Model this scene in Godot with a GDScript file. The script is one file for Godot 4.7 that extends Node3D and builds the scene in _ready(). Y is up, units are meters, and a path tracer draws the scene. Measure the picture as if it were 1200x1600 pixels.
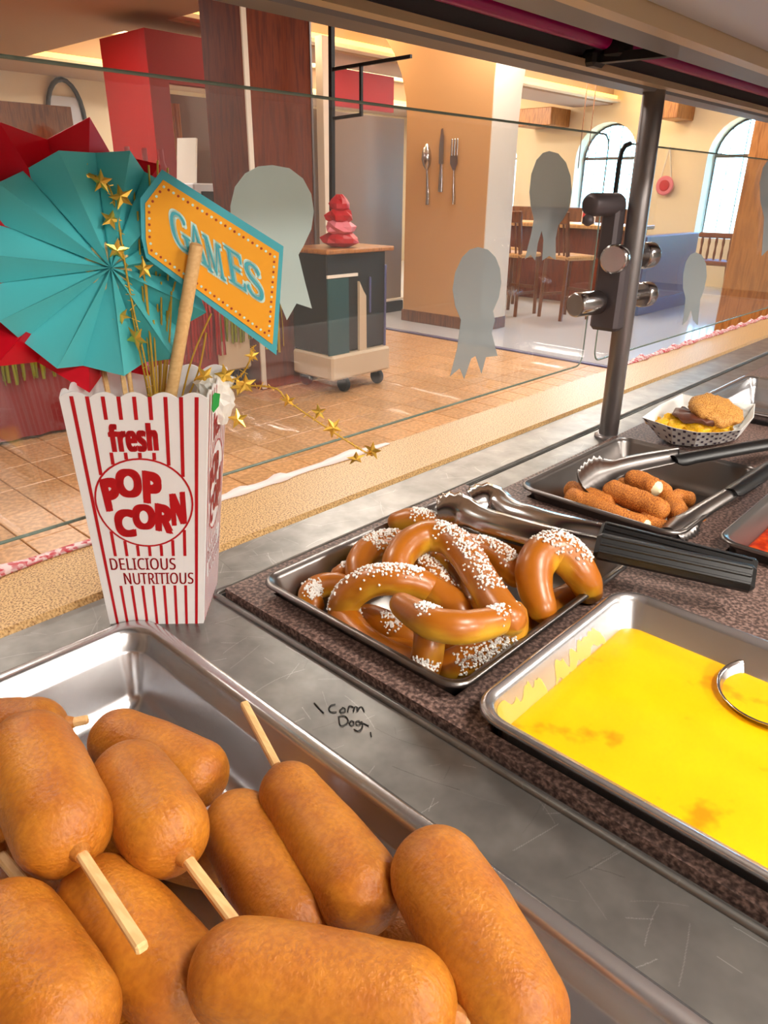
extends Node3D

# ---------------------------------------------------------------- mesh builder
class MB:
	var v := PackedVector3Array()
	var c := PackedColorArray()
	var g := PackedInt32Array()
	var col := Color.WHITE
	var grp := 0
	var nextg := 1
	func tri(p: Vector3, q: Vector3, r: Vector3, s: int, cp := Color(-1, 0, 0), cq := Color(-1, 0, 0), cr := Color(-1, 0, 0)) -> void:
		v.append(p); v.append(q); v.append(r)
		c.append(col if cp.r < 0 else cp); c.append(col if cq.r < 0 else cq); c.append(col if cr.r < 0 else cr)
		g.append(s)
	func quad(p: Vector3, q: Vector3, r: Vector3, t: Vector3, s := -1) -> void:
		tri(p, q, r, s); tri(p, r, t, s)
	func flip_from(k: int) -> void:      # front faces run clockwise: make the volume come out negative
		var vol := 0.0
		var o := v[k * 3]
		for i in range(k * 3, v.size(), 3):
			vol += (v[i] - o).dot((v[i + 1] - o).cross(v[i + 2] - o))
		if vol > 0.0:
			for i in range(k * 3, v.size(), 3):
				var t := v[i + 1]; v[i + 1] = v[i + 2]; v[i + 2] = t
				var u := c[i + 1]; c[i + 1] = c[i + 2]; c[i + 2] = u
	func out_tri(p: Vector3, q: Vector3, r: Vector3, ctr: Vector3) -> void:
		if (q - p).cross(r - p).dot((p + q + r) / 3.0 - ctr) > 0.0:
			tri(p, r, q, -1)
		else:
			tri(p, q, r, -1)
	func box(ctr: Vector3, size: Vector3, bev := 0.0, basis := Basis()) -> void:
		var h := size * 0.5
		if bev <= 0.0:
			bev = minf(minf(size.x, size.y), size.z) * 0.04
		var pts := {}
		for sx in [-1, 1]:
			for sy in [-1, 1]:
				for sz in [-1, 1]:
					for a in 3:
						var p := Vector3(sx * (h.x - bev), sy * (h.y - bev), sz * (h.z - bev))
						p[a] += [sx, sy, sz][a] * bev
						pts[[sx, sy, sz, a]] = ctr + basis * p
					out_tri(pts[[sx, sy, sz, 0]], pts[[sx, sy, sz, 1]], pts[[sx, sy, sz, 2]], ctr)
		for a in 3:
			var b := (a + 1) % 3
			var d := (a + 2) % 3
			for s in [-1, 1]:
				var k := [[0, 0, 0, a], [0, 0, 0, a], [0, 0, 0, a], [0, 0, 0, a]]
				var sg := [[-1, -1], [1, -1], [1, 1], [-1, 1]]
				for i in 4:
					k[i][a] = s; k[i][b] = sg[i][0]; k[i][d] = sg[i][1]
				out_tri(pts[k[0]], pts[k[1]], pts[k[2]], ctr); out_tri(pts[k[0]], pts[k[2]], pts[k[3]], ctr)
				for s2 in [-1, 1]:      # the edge between faces a and b, along d
					var m := [0, 0, 0, a]
					var n := [0, 0, 0, b]
					m[a] = s; m[b] = s2; n[a] = s; n[b] = s2
					m[d] = -1; n[d] = -1
					var m2 := m.duplicate(); var n2 := n.duplicate()
					m2[d] = 1; n2[d] = 1
					out_tri(pts[m], pts[n], pts[n2], ctr); out_tri(pts[m], pts[n2], pts[m2], ctr)
	func bar(p: Vector3, q: Vector3, w: float, d: float, bev := 0.0, up := Vector3.UP) -> void:
		var y := (q - p).normalized()
		var x := up.cross(y)
		if x.length() < 0.01:
			x = Vector3.RIGHT
		x = x.normalized()
		box((p + q) * 0.5, Vector3(w, p.distance_to(q), d), bev, Basis(x, y, x.cross(y)))
	func rings(rs: Array, caps := true, smooth := true, cols: Array = []) -> void:
		var k := v.size() / 3
		var s := 0
		if smooth:
			s = nextg; nextg += 1
		else:
			s = -1
		for i in rs.size() - 1:
			var a: PackedVector3Array = rs[i]
			var b: PackedVector3Array = rs[i + 1]
			var n := a.size()
			for j in n:
				var j2 := (j + 1) % n
				if cols.is_empty():
					tri(a[j], b[j], b[j2], s); tri(a[j], b[j2], a[j2], s)
				else:
					var ca: PackedColorArray = cols[i]
					var cb: PackedColorArray = cols[i + 1]
					tri(a[j], b[j], b[j2], s, ca[j], cb[j], cb[j2]); tri(a[j], b[j2], a[j2], s, ca[j], cb[j2], ca[j2])
		if caps:
			for e in 2:
				var r: PackedVector3Array = rs[0] if e == 0 else rs[rs.size() - 1]
				var m := Vector3.ZERO
				for p in r:
					m += p
				m /= r.size()
				var cc: Color = col if cols.is_empty() else (cols[0][0] if e == 0 else cols[cols.size() - 1][0])
				var s2 := nextg
				nextg += 1
				for j in r.size():
					if e == 0:
						tri(m, r[j], r[(j + 1) % r.size()], s2, cc, cc, cc)
					else:
						tri(m, r[(j + 1) % r.size()], r[j], s2, cc, cc, cc)
		flip_from(k)
	func tube(path: PackedVector3Array, rad: Variant, n := 10, flat := 1.0, up := Vector3.UP) -> void:
		var rs := []
		var prev := Vector3.ZERO
		for i in path.size():
			var t := (path[mini(i + 1, path.size() - 1)] - path[maxi(i - 1, 0)]).normalized()
			var x := up.cross(t) if i == 0 else prev - t * prev.dot(t)
			if x.length() < 0.01:
				x = Vector3.RIGHT.cross(t)
			x = x.normalized()
			prev = x
			var y := t.cross(x)
			var r: float = rad if rad is float else rad[i]
			var q := PackedVector3Array()
			for j in n:
				var a := TAU * j / n
				q.append(path[i] + x * cos(a) * r + y * sin(a) * r * flat)
			rs.append(q)
		rings(rs)
	func cyl(p: Vector3, q: Vector3, r: float, n := 20, bev := 0.0) -> void:
		var y := (q - p).normalized()
		if bev <= 0.0:
			bev = r * 0.12
		tube(PackedVector3Array([p, p + y * bev * 0.3, p + y * bev, q - y * bev, q - y * bev * 0.3, q]), PackedFloat32Array([r - bev, r - bev * 0.3, r, r, r - bev * 0.3, r - bev]), n)
	func lathe(ctr: Vector3, axis: Vector3, prof: PackedVector2Array, n := 24) -> void:
		var y := axis.normalized()
		var x := y.cross(Vector3(0.3, 0.2, 0.9)).normalized()
		var z := x.cross(y)
		var rs := []
		for p in prof:
			var q := PackedVector3Array()
			for j in n:
				q.append(ctr + y * p.y + (x * cos(TAU * j / n) + z * sin(TAU * j / n)) * p.x)
			rs.append(q)
		rings(rs)
	func prism(poly: PackedVector2Array, o: Vector3, ux: Vector3, uy: Vector3, depth: Vector3) -> void:
		var k := v.size() / 3
		if Geometry2D.is_polygon_clockwise(poly):
			poly = poly.duplicate(); poly.reverse()
		var id := Geometry2D.triangulate_polygon(poly)
		for i in range(0, id.size(), 3):
			var p := poly[id[i]]; var q := poly[id[i + 1]]; var r := poly[id[i + 2]]
			if (q - p).cross(r - p) < 0.0:
				var t := q; q = r; r = t
			var a := o + ux * p.x + uy * p.y
			var b := o + ux * q.x + uy * q.y
			var d := o + ux * r.x + uy * r.y
			tri(a, b, d, -1); tri(a + depth, d + depth, b + depth, -1)
		for i in poly.size():
			var p := poly[i]; var q := poly[(i + 1) % poly.size()]
			var a := o + ux * p.x + uy * p.y
			var b := o + ux * q.x + uy * q.y
			quad(a, a + depth, b + depth, b)
		flip_from(k)
	func slab(x0: float, x1: float, z0: float, z1: float, y0: float, y1: float, holes: Array) -> void:
		# a plate with rectangular holes [x0, x1, z0, z1]
		var xs := [x0, x1]; var zs := [z0, z1]
		for h in holes:
			for e in [h[0], h[1]]:
				if e > x0 and e < x1 and not xs.has(e): xs.append(e)
			for e in [h[2], h[3]]:
				if e > z0 and e < z1 and not zs.has(e): zs.append(e)
		xs.sort(); zs.sort()
		var solid := func(i: int, j: int) -> bool:
			if i < 0 or j < 0 or i >= xs.size() - 1 or j >= zs.size() - 1: return false
			var mx: float = (xs[i] + xs[i + 1]) * 0.5
			var mz: float = (zs[j] + zs[j + 1]) * 0.5
			for h in holes:
				if mx > h[0] and mx < h[1] and mz > h[2] and mz < h[3]: return false
			return true
		var k := v.size() / 3
		for i in xs.size() - 1:
			for j in zs.size() - 1:
				if not solid.call(i, j): continue
				var a: float = xs[i]; var b: float = xs[i + 1]; var p: float = zs[j]; var q: float = zs[j + 1]
				quad(Vector3(a, y1, p), Vector3(b, y1, p), Vector3(b, y1, q), Vector3(a, y1, q))
				quad(Vector3(a, y0, q), Vector3(b, y0, q), Vector3(b, y0, p), Vector3(a, y0, p))
				if not solid.call(i - 1, j): quad(Vector3(a, y0, p), Vector3(a, y1, p), Vector3(a, y1, q), Vector3(a, y0, q))
				if not solid.call(i + 1, j): quad(Vector3(b, y0, q), Vector3(b, y1, q), Vector3(b, y1, p), Vector3(b, y0, p))
				if not solid.call(i, j - 1): quad(Vector3(b, y0, p), Vector3(b, y1, p), Vector3(a, y1, p), Vector3(a, y0, p))
				if not solid.call(i, j + 1): quad(Vector3(a, y0, q), Vector3(a, y1, q), Vector3(b, y1, q), Vector3(b, y0, q))
		flip_from(k)
	func mesh(off: Vector3) -> ArrayMesh:
		var st := SurfaceTool.new()
		st.begin(Mesh.PRIMITIVE_TRIANGLES)
		for i in g.size():
			st.set_smooth_group(g[i] if g[i] >= 0 else 0xFFFFFFFF)
			for j in 3:
				st.set_color(c[i * 3 + j])
				st.add_vertex(v[i * 3 + j] - off)
		st.index()
		st.generate_normals()
		return st.commit()

# ---------------------------------------------------------------- naming helpers
var used := {}
func numbered(called: String) -> String:
	if not used.has(called):
		used[called] = 0
		return called
	used[called] += 1
	return "%s_%03d" % [called, used[called]]

func origin_of(n: Node) -> Vector3:
	var o := Vector3.ZERO
	while n != self and n is Node3D:
		o += (n as Node3D).position
		n = n.get_parent()
	return o

func obj(called: String, m: MB, mat: Material, parent: Node = null, at := Vector3.ZERO) -> MeshInstance3D:
	var o := MeshInstance3D.new()
	if parent == null:
		parent = self
		o.name = numbered(called)
	else:
		var n := 0
		var nm := called
		while parent.has_node(nm):
			n += 1
			nm = "%s_%03d" % [called, n]
		o.name = nm
	o.position = at
	o.mesh = m.mesh(origin_of(parent) + at)
	o.material_override = mat
	parent.add_child(o, true)
	return o

func tag(o: Node, label: String, category: String, group := "", kind := "") -> Node:
	if label: o.set_meta("label", label)
	if category: o.set_meta("category", category)
	if group: o.set_meta("group", group)
	if kind: o.set_meta("kind", kind)
	return o

func thing(called: String, label: String, category: String, at: Vector3, group := "") -> Node3D:
	var o := Node3D.new()
	o.name = numbered(called)
	o.position = at
	add_child(o, true)
	tag(o, label, category, group)
	return o

func struct(called: String, label: String, m: MB, mat: Material) -> MeshInstance3D:
	var o := obj(called, m, mat)
	tag(o, label, "", "", "structure")
	return o

# ---------------------------------------------------------------- materials
func sc(r: float, g: float, b: float) -> Color:
	return Color(r, g, b)

func mat(called: String, col: Color, rough := 0.6, metal := 0.0) -> StandardMaterial3D:
	var m := StandardMaterial3D.new()
	m.resource_name = called
	m.albedo_color = col
	m.roughness = rough
	m.metallic = metal
	return m

func noise(freq: float, oct := 4, kind := FastNoiseLite.TYPE_SIMPLEX_SMOOTH, sd := 3) -> FastNoiseLite:
	var n := FastNoiseLite.new()
	n.noise_type = kind
	n.frequency = freq
	n.seed = sd
	n.fractal_octaves = oct
	return n

func ntex(n: FastNoiseLite, cols: Array, stops: Array, size := 512) -> NoiseTexture2D:
	var t := NoiseTexture2D.new()
	t.width = size; t.height = size
	t.seamless = true
	t.noise = n
	var gr := Gradient.new()
	gr.colors = PackedColorArray(cols)
	gr.offsets = PackedFloat32Array(stops)
	t.color_ramp = gr
	return t

func bumptex(n: FastNoiseLite, strength := 4.0, size := 512) -> NoiseTexture2D:
	var t := NoiseTexture2D.new()
	t.width = size; t.height = size
	t.seamless = true
	t.as_normal_map = true
	t.bump_strength = strength
	t.noise = n
	return t

func tri_tex(m: StandardMaterial3D, albedo: Texture2D, scale: Vector3, world := true) -> StandardMaterial3D:
	m.uv1_triplanar = true
	m.uv1_world_triplanar = world
	m.uv1_scale = scale
	if albedo: m.albedo_texture = albedo
	return m

func bump(m: StandardMaterial3D, t: Texture2D, s: float) -> StandardMaterial3D:
	m.normal_enabled = true
	m.normal_texture = t
	m.normal_scale = s
	return m

func wood(called: String, dark: Color, light: Color, rough := 0.4, sd := 5) -> StandardMaterial3D:
	var m := mat(called, Color.WHITE, rough)
	return tri_tex(m, ntex(noise(0.02, 4, FastNoiseLite.TYPE_SIMPLEX_SMOOTH, sd), [dark, light, dark.lerp(light, 0.4)], [0.25, 0.55, 0.8]), Vector3(2.2, 0.25, 2.2))

func area_light(called: String, at: Vector3, size: Vector2, energy: float, col: Color, dir := Vector3.DOWN) -> void:
	var l := AreaLight3D.new()
	l.name = called
	l.area_size = size
	l.light_energy = energy
	l.light_color = col
	l.area_normalize_energy = true
	l.area_range = 30.0
	l.area_attenuation = 2.0
	l.shadow_enabled = true
	add_child(l)
	l.look_at_from_position(at, at + dir, Vector3.RIGHT if absf(dir.y) > 0.9 else Vector3.UP)

func spline(p: PackedVector3Array, per := 8) -> PackedVector3Array:
	var out := PackedVector3Array()
	for i in p.size() - 1:
		var a := p[maxi(i - 1, 0)]; var b := p[i]; var c := p[i + 1]; var d := p[mini(i + 2, p.size() - 1)]
		for k in per:
			out.append(b.cubic_interpolate(c, a, d, float(k) / per))
	out.append(p[p.size() - 1])
	return out

func rrect(x0: float, x1: float, z0: float, z1: float, r: float, y: float, n := 6) -> PackedVector3Array:
	var out := PackedVector3Array()
	r = maxf(r, 0.001)
	for k in 4:
		var cx := x1 - r if k == 0 or k == 3 else x0 + r
		var cz := z1 - r if k < 2 else z0 + r
		for i in n + 1:
			var a := PI * 0.5 * (k + float(i) / n)
			out.append(Vector3(cx + cos(a) * r, y, cz + sin(a) * r))
	return out

# steel sheet: soft mottling with fine pale scratches
func scratched() -> ImageTexture:
	var n := noise(0.010, 4, FastNoiseLite.TYPE_SIMPLEX_SMOOTH, 8)
	var S := 768
	var im := Image.create(S, S, false, Image.FORMAT_RGB8)
	for y in S:
		for x in S:
			# blend the edges so that the sheet repeats without a seam
			var fx := smoothstep(0.8, 1.0, float(x) / S)
			var fy := smoothstep(0.8, 1.0, float(y) / S)
			var a := lerpf(n.get_noise_2d(x, y), n.get_noise_2d(x - S, y), fx)
			var b := lerpf(n.get_noise_2d(x, y - S), n.get_noise_2d(x - S, y - S), fx)
			var k := 0.52 + 0.09 * lerpf(a, b, fy)
			im.set_pixel(x, y, Color(k, k * 0.985, k * 0.96))
	var rng := RandomNumberGenerator.new()
	rng.seed = 77
	for i in 260:
		var p := Vector2(rng.randf() * S, rng.randf() * S)
		var an := rng.randfn(0.5, 0.9)
		var bend := rng.randf_range(-0.006, 0.006)
		var amt := rng.randf_range(0.03, 0.16) * (1.0 if rng.randf() < 0.75 else -0.7)
		for k in int(rng.randf_range(15, 110)):
			p += Vector2(cos(an), sin(an))
			an += bend
			var q := Vector2i(posmod(int(p.x), S), posmod(int(p.y), S))
			var c := im.get_pixelv(q)
			im.set_pixelv(q, Color(c.r + amt, c.g + amt, c.b + amt))
	return ImageTexture.create_from_image(im)

var M := {}

func make_materials() -> void:
	var fine := noise(0.06, 4, FastNoiseLite.TYPE_SIMPLEX_SMOOTH, 21)
	var s := mat("brushed steel deck", Color.WHITE, 0.40, 0.88)
	tri_tex(s, scratched(), Vector3(2.4, 2.4, 2.4))
	bump(s, bumptex(noise(0.11, 3, FastNoiseLite.TYPE_SIMPLEX_SMOOTH, 21), 2.0), 0.03)
	M.deck = s
	M.pan = mat("pan steel", Color(0.80, 0.80, 0.81), 0.27, 0.95)
	M.darkpan = mat("dull dark pan steel", Color(0.54, 0.52, 0.51), 0.30, 0.95)
	M.chrome = mat("polished steel", Color(0.75, 0.74, 0.74), 0.18, 1.0)
	M.postmetal = mat("grey brushed post metal", Color(0.54, 0.52, 0.52), 0.36, 0.8)
	M.bracket = mat("bead blasted bracket metal", Color(0.38, 0.35, 0.36), 0.5, 0.5)
	M.blackgrip = mat("black rubber grip", Color(0.035, 0.035, 0.04), 0.38)
	# brown stone-look heated plate
	var st := mat("brown speckled stone", Color.WHITE, 0.55)
	tri_tex(st, ntex(noise(0.045, 5, FastNoiseLite.TYPE_SIMPLEX, 4), [Color(0.26, 0.20, 0.185), Color(0.41, 0.325, 0.295), Color(0.60, 0.49, 0.45)], [0.2, 0.5, 0.85]), Vector3(7, 7, 7))
	bump(st, bumptex(fine, 4.0), 0.15)
	M.stone = st
	var gr := mat("tan granite ledge", Color.WHITE, 0.4)
	tri_tex(gr, ntex(noise(0.09, 3, FastNoiseLite.TYPE_SIMPLEX, 12), [Color(0.42, 0.28, 0.15), Color(0.76, 0.60, 0.38), Color(0.86, 0.72, 0.50)], [0.2, 0.36, 0.75]), Vector3(6, 6, 6))
	M.granite = gr
	# batter of the corn dogs
	var b := mat("fried corn batter", Color.WHITE, 0.52)
	b.vertex_color_use_as_albedo = true
	tri_tex(b, ntex(noise(0.06, 5, FastNoiseLite.TYPE_SIMPLEX, 31), [Color(0.90, 0.87, 0.84), Color(1, 1, 1)], [0.25, 0.7]), Vector3(6, 6, 6))
	bump(b, bumptex(noise(0.10, 4, FastNoiseLite.TYPE_SIMPLEX, 14), 6.0), 0.28)
	b.subsurf_scatter_enabled = true
	b.subsurf_scatter_strength = 0.05
	M.batter = b
	var w := mat("pale birch stick", Color.WHITE, 0.65)
	tri_tex(w, ntex(noise(0.03, 3), [Color(0.86, 0.68, 0.45), Color(0.91, 0.75, 0.52)], [0.3, 0.7]), Vector3(14, 14, 3))
	M.stick = w
	var p := mat("glossy pretzel crust", Color.WHITE, 0.36)
	p.vertex_color_use_as_albedo = true
	p.clearcoat_enabled = true
	p.clearcoat = 0.22
	p.clearcoat_roughness = 0.2
	bump(tri_tex(p, null, Vector3(7, 7, 7)), bumptex(noise(0.025, 4, FastNoiseLite.TYPE_SIMPLEX, 17), 4.0), 0.18)
	M.pretzel = p
	M.salt = mat("coarse white salt", Color(0.95, 0.94, 0.92), 0.5)
	var z := mat("breadcrumb coating", Color.WHITE, 0.7)
	tri_tex(z, ntex(noise(0.06, 4, FastNoiseLite.TYPE_SIMPLEX, 41), [Color(0.55, 0.27, 0.08), Color(0.80, 0.48, 0.15), Color(0.88, 0.60, 0.27)], [0.25, 0.55, 0.85]), Vector3(12, 12, 12))
	bump(z, bumptex(noise(0.08, 3, FastNoiseLite.TYPE_SIMPLEX, 42), 8.0), 0.5)
	M.crumb = z
	M.mozz = mat("melted white cheese", Color(0.95, 0.9, 0.74), 0.4)
	var ch := mat("nacho cheese sauce", Color.WHITE, 0.32)
	tri_tex(ch, ntex(noise(0.008, 5, FastNoiseLite.TYPE_SIMPLEX_SMOOTH, 55), [Color(0.94, 0.54, 0.0), Color(0.985, 0.71, 0.0), Color(0.99, 0.735, 0.02)], [0.12, 0.3, 0.8]), Vector3(3, 3, 3))
	bump(ch, bumptex(noise(0.006, 3, FastNoiseLite.TYPE_SIMPLEX_SMOOTH, 56), 6.0), 0.2)
	ch.subsurf_scatter_enabled = true
	ch.subsurf_scatter_strength = 0.1
	M.cheese = ch
	M.cheesefilm = mat("smeared cheese film", Color(0.93, 0.82, 0.30, 0.42), 0.4)
	M.cheesefilm.transparency = BaseMaterial3D.TRANSPARENCY_ALPHA
	var rs := mat("red tomato sauce", Color.WHITE, 0.3)
	tri_tex(rs, ntex(noise(0.03, 4, FastNoiseLite.TYPE_SIMPLEX, 61), [Color(0.62, 0.13, 0.03), Color(0.78, 0.21, 0.05), Color(0.84, 0.36, 0.1)], [0.2, 0.55, 0.85]), Vector3(3, 3, 3))
	M.sauce = rs
	M.carton = mat("white coated carton", Color(0.93, 0.92, 0.92), 0.42)
	M.redink = mat("red print", Color(0.72, 0.03, 0.08), 0.42)
	M.blackink = mat("black marker ink", Color(0.03, 0.03, 0.03), 0.5)
	M.teal = mat("turquoise card", Color(0.34, 0.76, 0.78), 0.5)
	M.redfoil = mat("red foil paper", Color(0.86, 0.03, 0.14), 0.32, 0.35)
	M.gold = mat("gold foil", Color(0.95, 0.78, 0.34), 0.28, 0.75)
	M.goldwire = mat("gold wire", Color(0.78, 0.62, 0.22), 0.4, 0.4)
	M.yellow = mat("amber yellow card", Color(0.97, 0.66, 0.10), 0.6)
	M.tealcard = mat("teal card backing", Color(0.28, 0.68, 0.74), 0.6)
	M.whiteink = mat("pale print", Color(0.80, 0.93, 0.90), 0.6)
	M.brownink = mat("brown print", Color(0.65, 0.25, 0.10), 0.6)
	M.tissue = mat("white tissue", Color(0.92, 0.91, 0.88), 0.8)
	M.leaf = mat("green paper leaf", Color(0.14, 0.6, 0.25), 0.6)
	var gl := mat("clear glass", Color(0.96, 1.0, 0.98, 0.015), 0.02)
	gl.transparency = BaseMaterial3D.TRANSPARENCY_ALPHA
	M.glass = gl
	M.edge = mat("polished green glass edge", Color(0.42, 0.50, 0.45), 0.2)
	M.darkedge = mat("black edge trim", Color(0.03, 0.03, 0.03), 0.4)
	var fr := mat("frosted vinyl", Color(0.74, 0.80, 0.79, 0.82), 0.6)
	fr.transparency = BaseMaterial3D.TRANSPARENCY_ALPHA
	fr.backlight_enabled = true
	fr.backlight = Color(0.8, 0.85, 0.84)
	M.frost = fr
	var fr2 := mat("thin frosted vinyl", Color(0.60, 0.62, 0.62, 0.72), 0.6)
	fr2.transparency = BaseMaterial3D.TRANSPARENCY_ALPHA
	fr2.backlight_enabled = true
	fr2.backlight = Color(0.5, 0.55, 0.56)
	M.frost2 = fr2
	M.lampgrey = mat("grey painted steel", Color(0.46, 0.46, 0.46), 0.45, 0.3)
	M.lampdark = mat("dark lamp channel", Color(0.10, 0.10, 0.10), 0.45, 0.4)
	M.lamptan = mat("cream anodised lip", Color(0.78, 0.70, 0.56), 0.4, 0.3)
	M.lamphood = mat("pale hood steel", Color(0.74, 0.78, 0.85), 0.4, 0.2)
	M.tubeglass = mat("magenta heater tube", Color(0.60, 0.03, 0.38), 0.3)
	M.paper = mat("white food paper", Color(0.93, 0.93, 0.92), 0.65)
	M.checkink = mat("grey violet check print", Color(0.30, 0.27, 0.36), 0.6)
	var e := mat("scrambled egg", Color.WHITE, 0.45)
	tri_tex(e, ntex(noise(0.05, 4), [Color(0.93, 0.66, 0.05), Color(1.0, 0.82, 0.16)], [0.3, 0.7]), Vector3(12, 12, 12))
	M.egg = e
	var mu := mat("toasted muffin", Color.WHITE, 0.7)
	tri_tex(mu, ntex(noise(0.05, 4, FastNoiseLite.TYPE_SIMPLEX, 71), [Color(0.55, 0.30, 0.10), Color(0.82, 0.58, 0.26), Color(0.92, 0.74, 0.42)], [0.25, 0.55, 0.85]), Vector3(14, 14, 14))
	bump(mu, bumptex(fine, 6.0), 0.4)
	M.muffin = mu
	M.sausage = mat("browned sausage", Color(0.35, 0.16, 0.07), 0.5)
	M.cloth = mat("white plastic cloth", Color(0.93, 0.88, 0.88), 0.5)
	M.pinkcloth = tri_tex(mat("pink printed cloth", Color.WHITE, 0.5), ntex(noise(0.03, 2), [Color(0.75, 0.18, 0.25), Color(0.93, 0.86, 0.86)], [0.38, 0.5]), Vector3(5, 5, 5))
	# setting
	M.cream = mat("cream wall paint", Color(0.90, 0.82, 0.68), 0.8)
	M.creamceil = mat("cream ceiling paint", Color(0.95, 0.90, 0.80), 0.85)
	M.soffit = mat("taupe soffit paint", Color(0.72, 0.62, 0.55), 0.8)
	M.kitchenwall = mat("grey kitchen wall", Color(0.62, 0.60, 0.58), 0.7)
	M.tanwall = mat("tan pillar paint", Color(0.78, 0.59, 0.39), 0.7)
	M.whitewall = mat("off white paint", Color(0.90, 0.86, 0.80), 0.7)
	M.greywall = mat("grey wall panel", Color(0.52, 0.46, 0.43), 0.35)
	M.navy = mat("navy plinth", Color(0.06, 0.07, 0.14), 0.5)
	M.darkwood = wood("dark walnut veneer", Color(0.36, 0.13, 0.03), Color(0.46, 0.19, 0.05), 0.7)
	M.midwood = wood("brown oak", Color(0.34, 0.18, 0.08), Color(0.48, 0.28, 0.14), 0.4, 9)
	M.goldwood = wood("honey oak", Color(0.58, 0.36, 0.17), Color(0.72, 0.48, 0.25), 0.4, 11)
	M.tanwood = wood("pale tabletop", Color(0.70, 0.52, 0.32), Color(0.82, 0.64, 0.42), 0.3, 13)
	M.redwall = mat("red gloss paint", Color(0.60, 0.035, 0.035), 0.5)
	M.redpanel = mat("raspberry panel", Color(0.72, 0.10, 0.18), 0.5)
	M.redskirt = mat("burgundy table skirt", Color(0.50, 0.03, 0.08), 0.55)
	M.limefoil = mat("lime foil fringe", Color(0.52, 0.55, 0.08), 0.35, 0.3)
	M.yellowfoil = mat("yellow foil fringe", Color(0.85, 0.72, 0.06), 0.35, 0.3)
	M.blackiron = mat("black iron", Color(0.025, 0.025, 0.03), 0.45)
	M.blackpaint = mat("black cart panel", Color(0.02, 0.022, 0.03), 0.65)
	M.cartteal = mat("dark teal cart panel", Color(0.01, 0.26, 0.27), 0.6)
	M.whiteplastic = mat("ivory plastic", Color(0.80, 0.72, 0.60), 0.5)
	M.whiteenamel = mat("white enamel", Color(0.90, 0.90, 0.90), 0.4)
	M.rubber = mat("dark rubber", Color(0.06, 0.05, 0.055), 0.6)
	M.boothblue = mat("violet grey booth back", Color(0.34, 0.34, 0.50), 0.4)
	M.blueplinth = mat("blue plinth", Color(0.12, 0.30, 0.52), 0.5)
	M.redbag = mat("red gift tissue", Color(0.72, 0.03, 0.10), 0.45)
	M.pinkbag = mat("pink tissue", Color(0.85, 0.45, 0.50), 0.5)
	var tl := mat("terracotta quarry tile", Color.WHITE, 0.35)
	tl.vertex_color_use_as_albedo = true
	tri_tex(tl, ntex(noise(0.03, 4, FastNoiseLite.TYPE_SIMPLEX_SMOOTH, 81), [Color(0.86, 0.84, 0.82), Color(1, 1, 1)], [0.3, 0.7]), Vector3(2, 2, 2))
	M.tile = tl
	M.grout = mat("brown grout", Color(0.33, 0.21, 0.13), 0.8)
	M.palefloor = mat("polished pale floor tile", Color(0.76, 0.77, 0.79), 0.10)
	M.mullion = mat("dark window bar", Color(0.36, 0.33, 0.30), 0.5)
	var wg := mat("leaded pane glass", Color(0.75, 0.93, 1.0, 0.10), 0.05)
	wg.transparency = BaseMaterial3D.TRANSPARENCY_ALPHA
	M.pane = wg
	var cv := mat("cove light glow", Color(1, 0.9, 0.6), 0.5)
	cv.emission_enabled = true
	cv.emission = Color(1.0, 0.83, 0.45)
	cv.emission_energy_multiplier = 1.6
	M.cove = cv
	var pl := mat("ceiling light diffuser", Color(1, 1, 1), 0.5)
	pl.emission_enabled = true
	pl.emission = Color(1.0, 0.95, 0.88)
	pl.emission_energy_multiplier = 5.0
	M.panelglow = pl

func _ready() -> void:
	# ------------------------------------------------------------ camera, sky, lights, exposure
	var cam := Camera3D.new()
	cam.name = "camera"
	cam.fov = 71.075
	cam.near = 0.02
	cam.far = 200.0
	add_child(cam)
	cam.transform = Transform3D(Basis(Vector3(0.684324,0.011152,0.729092),Vector3(0.290781,0.912766,-0.286888),Vector3(-0.668690,0.408330,0.621385)),Vector3(0,1.3,0))
	cam.current = true
	var env := Environment.new()
	env.background_mode = Environment.BG_SKY
	var skm := ProceduralSkyMaterial.new()
	skm.sky_top_color = Color(0.35, 0.66, 0.97)
	skm.sky_horizon_color = Color(0.58, 0.88, 0.98)
	skm.ground_horizon_color = Color(0.55, 0.82, 0.90)
	skm.ground_bottom_color = Color(0.5, 0.55, 0.55)
	skm.sky_energy_multiplier = 4.5
	skm.ground_energy_multiplier = 4.0
	var sky := Sky.new()
	sky.sky_material = skm
	env.sky = sky
	env.tonemap_mode = Environment.TONE_MAPPER_LINEAR
	env.tonemap_exposure = 0.98
	env.sdfgi_enabled = true
	env.ssao_enabled = true
	env.ssil_enabled = true
	var we := WorldEnvironment.new()
	we.name = "world_environment"
	we.environment = env
	add_child(we)
	make_materials()
	build_lights()
	build_room()
	build_background()
	build_counter()
	build_guard()
	build_pans()
	build_corn_dogs()
	build_pretzels()
	build_mozzarella()
	build_tongs()
	build_boat()
	build_popcorn_box()
	build_decorations()
	build_ribbons()
	build_writing()

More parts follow.
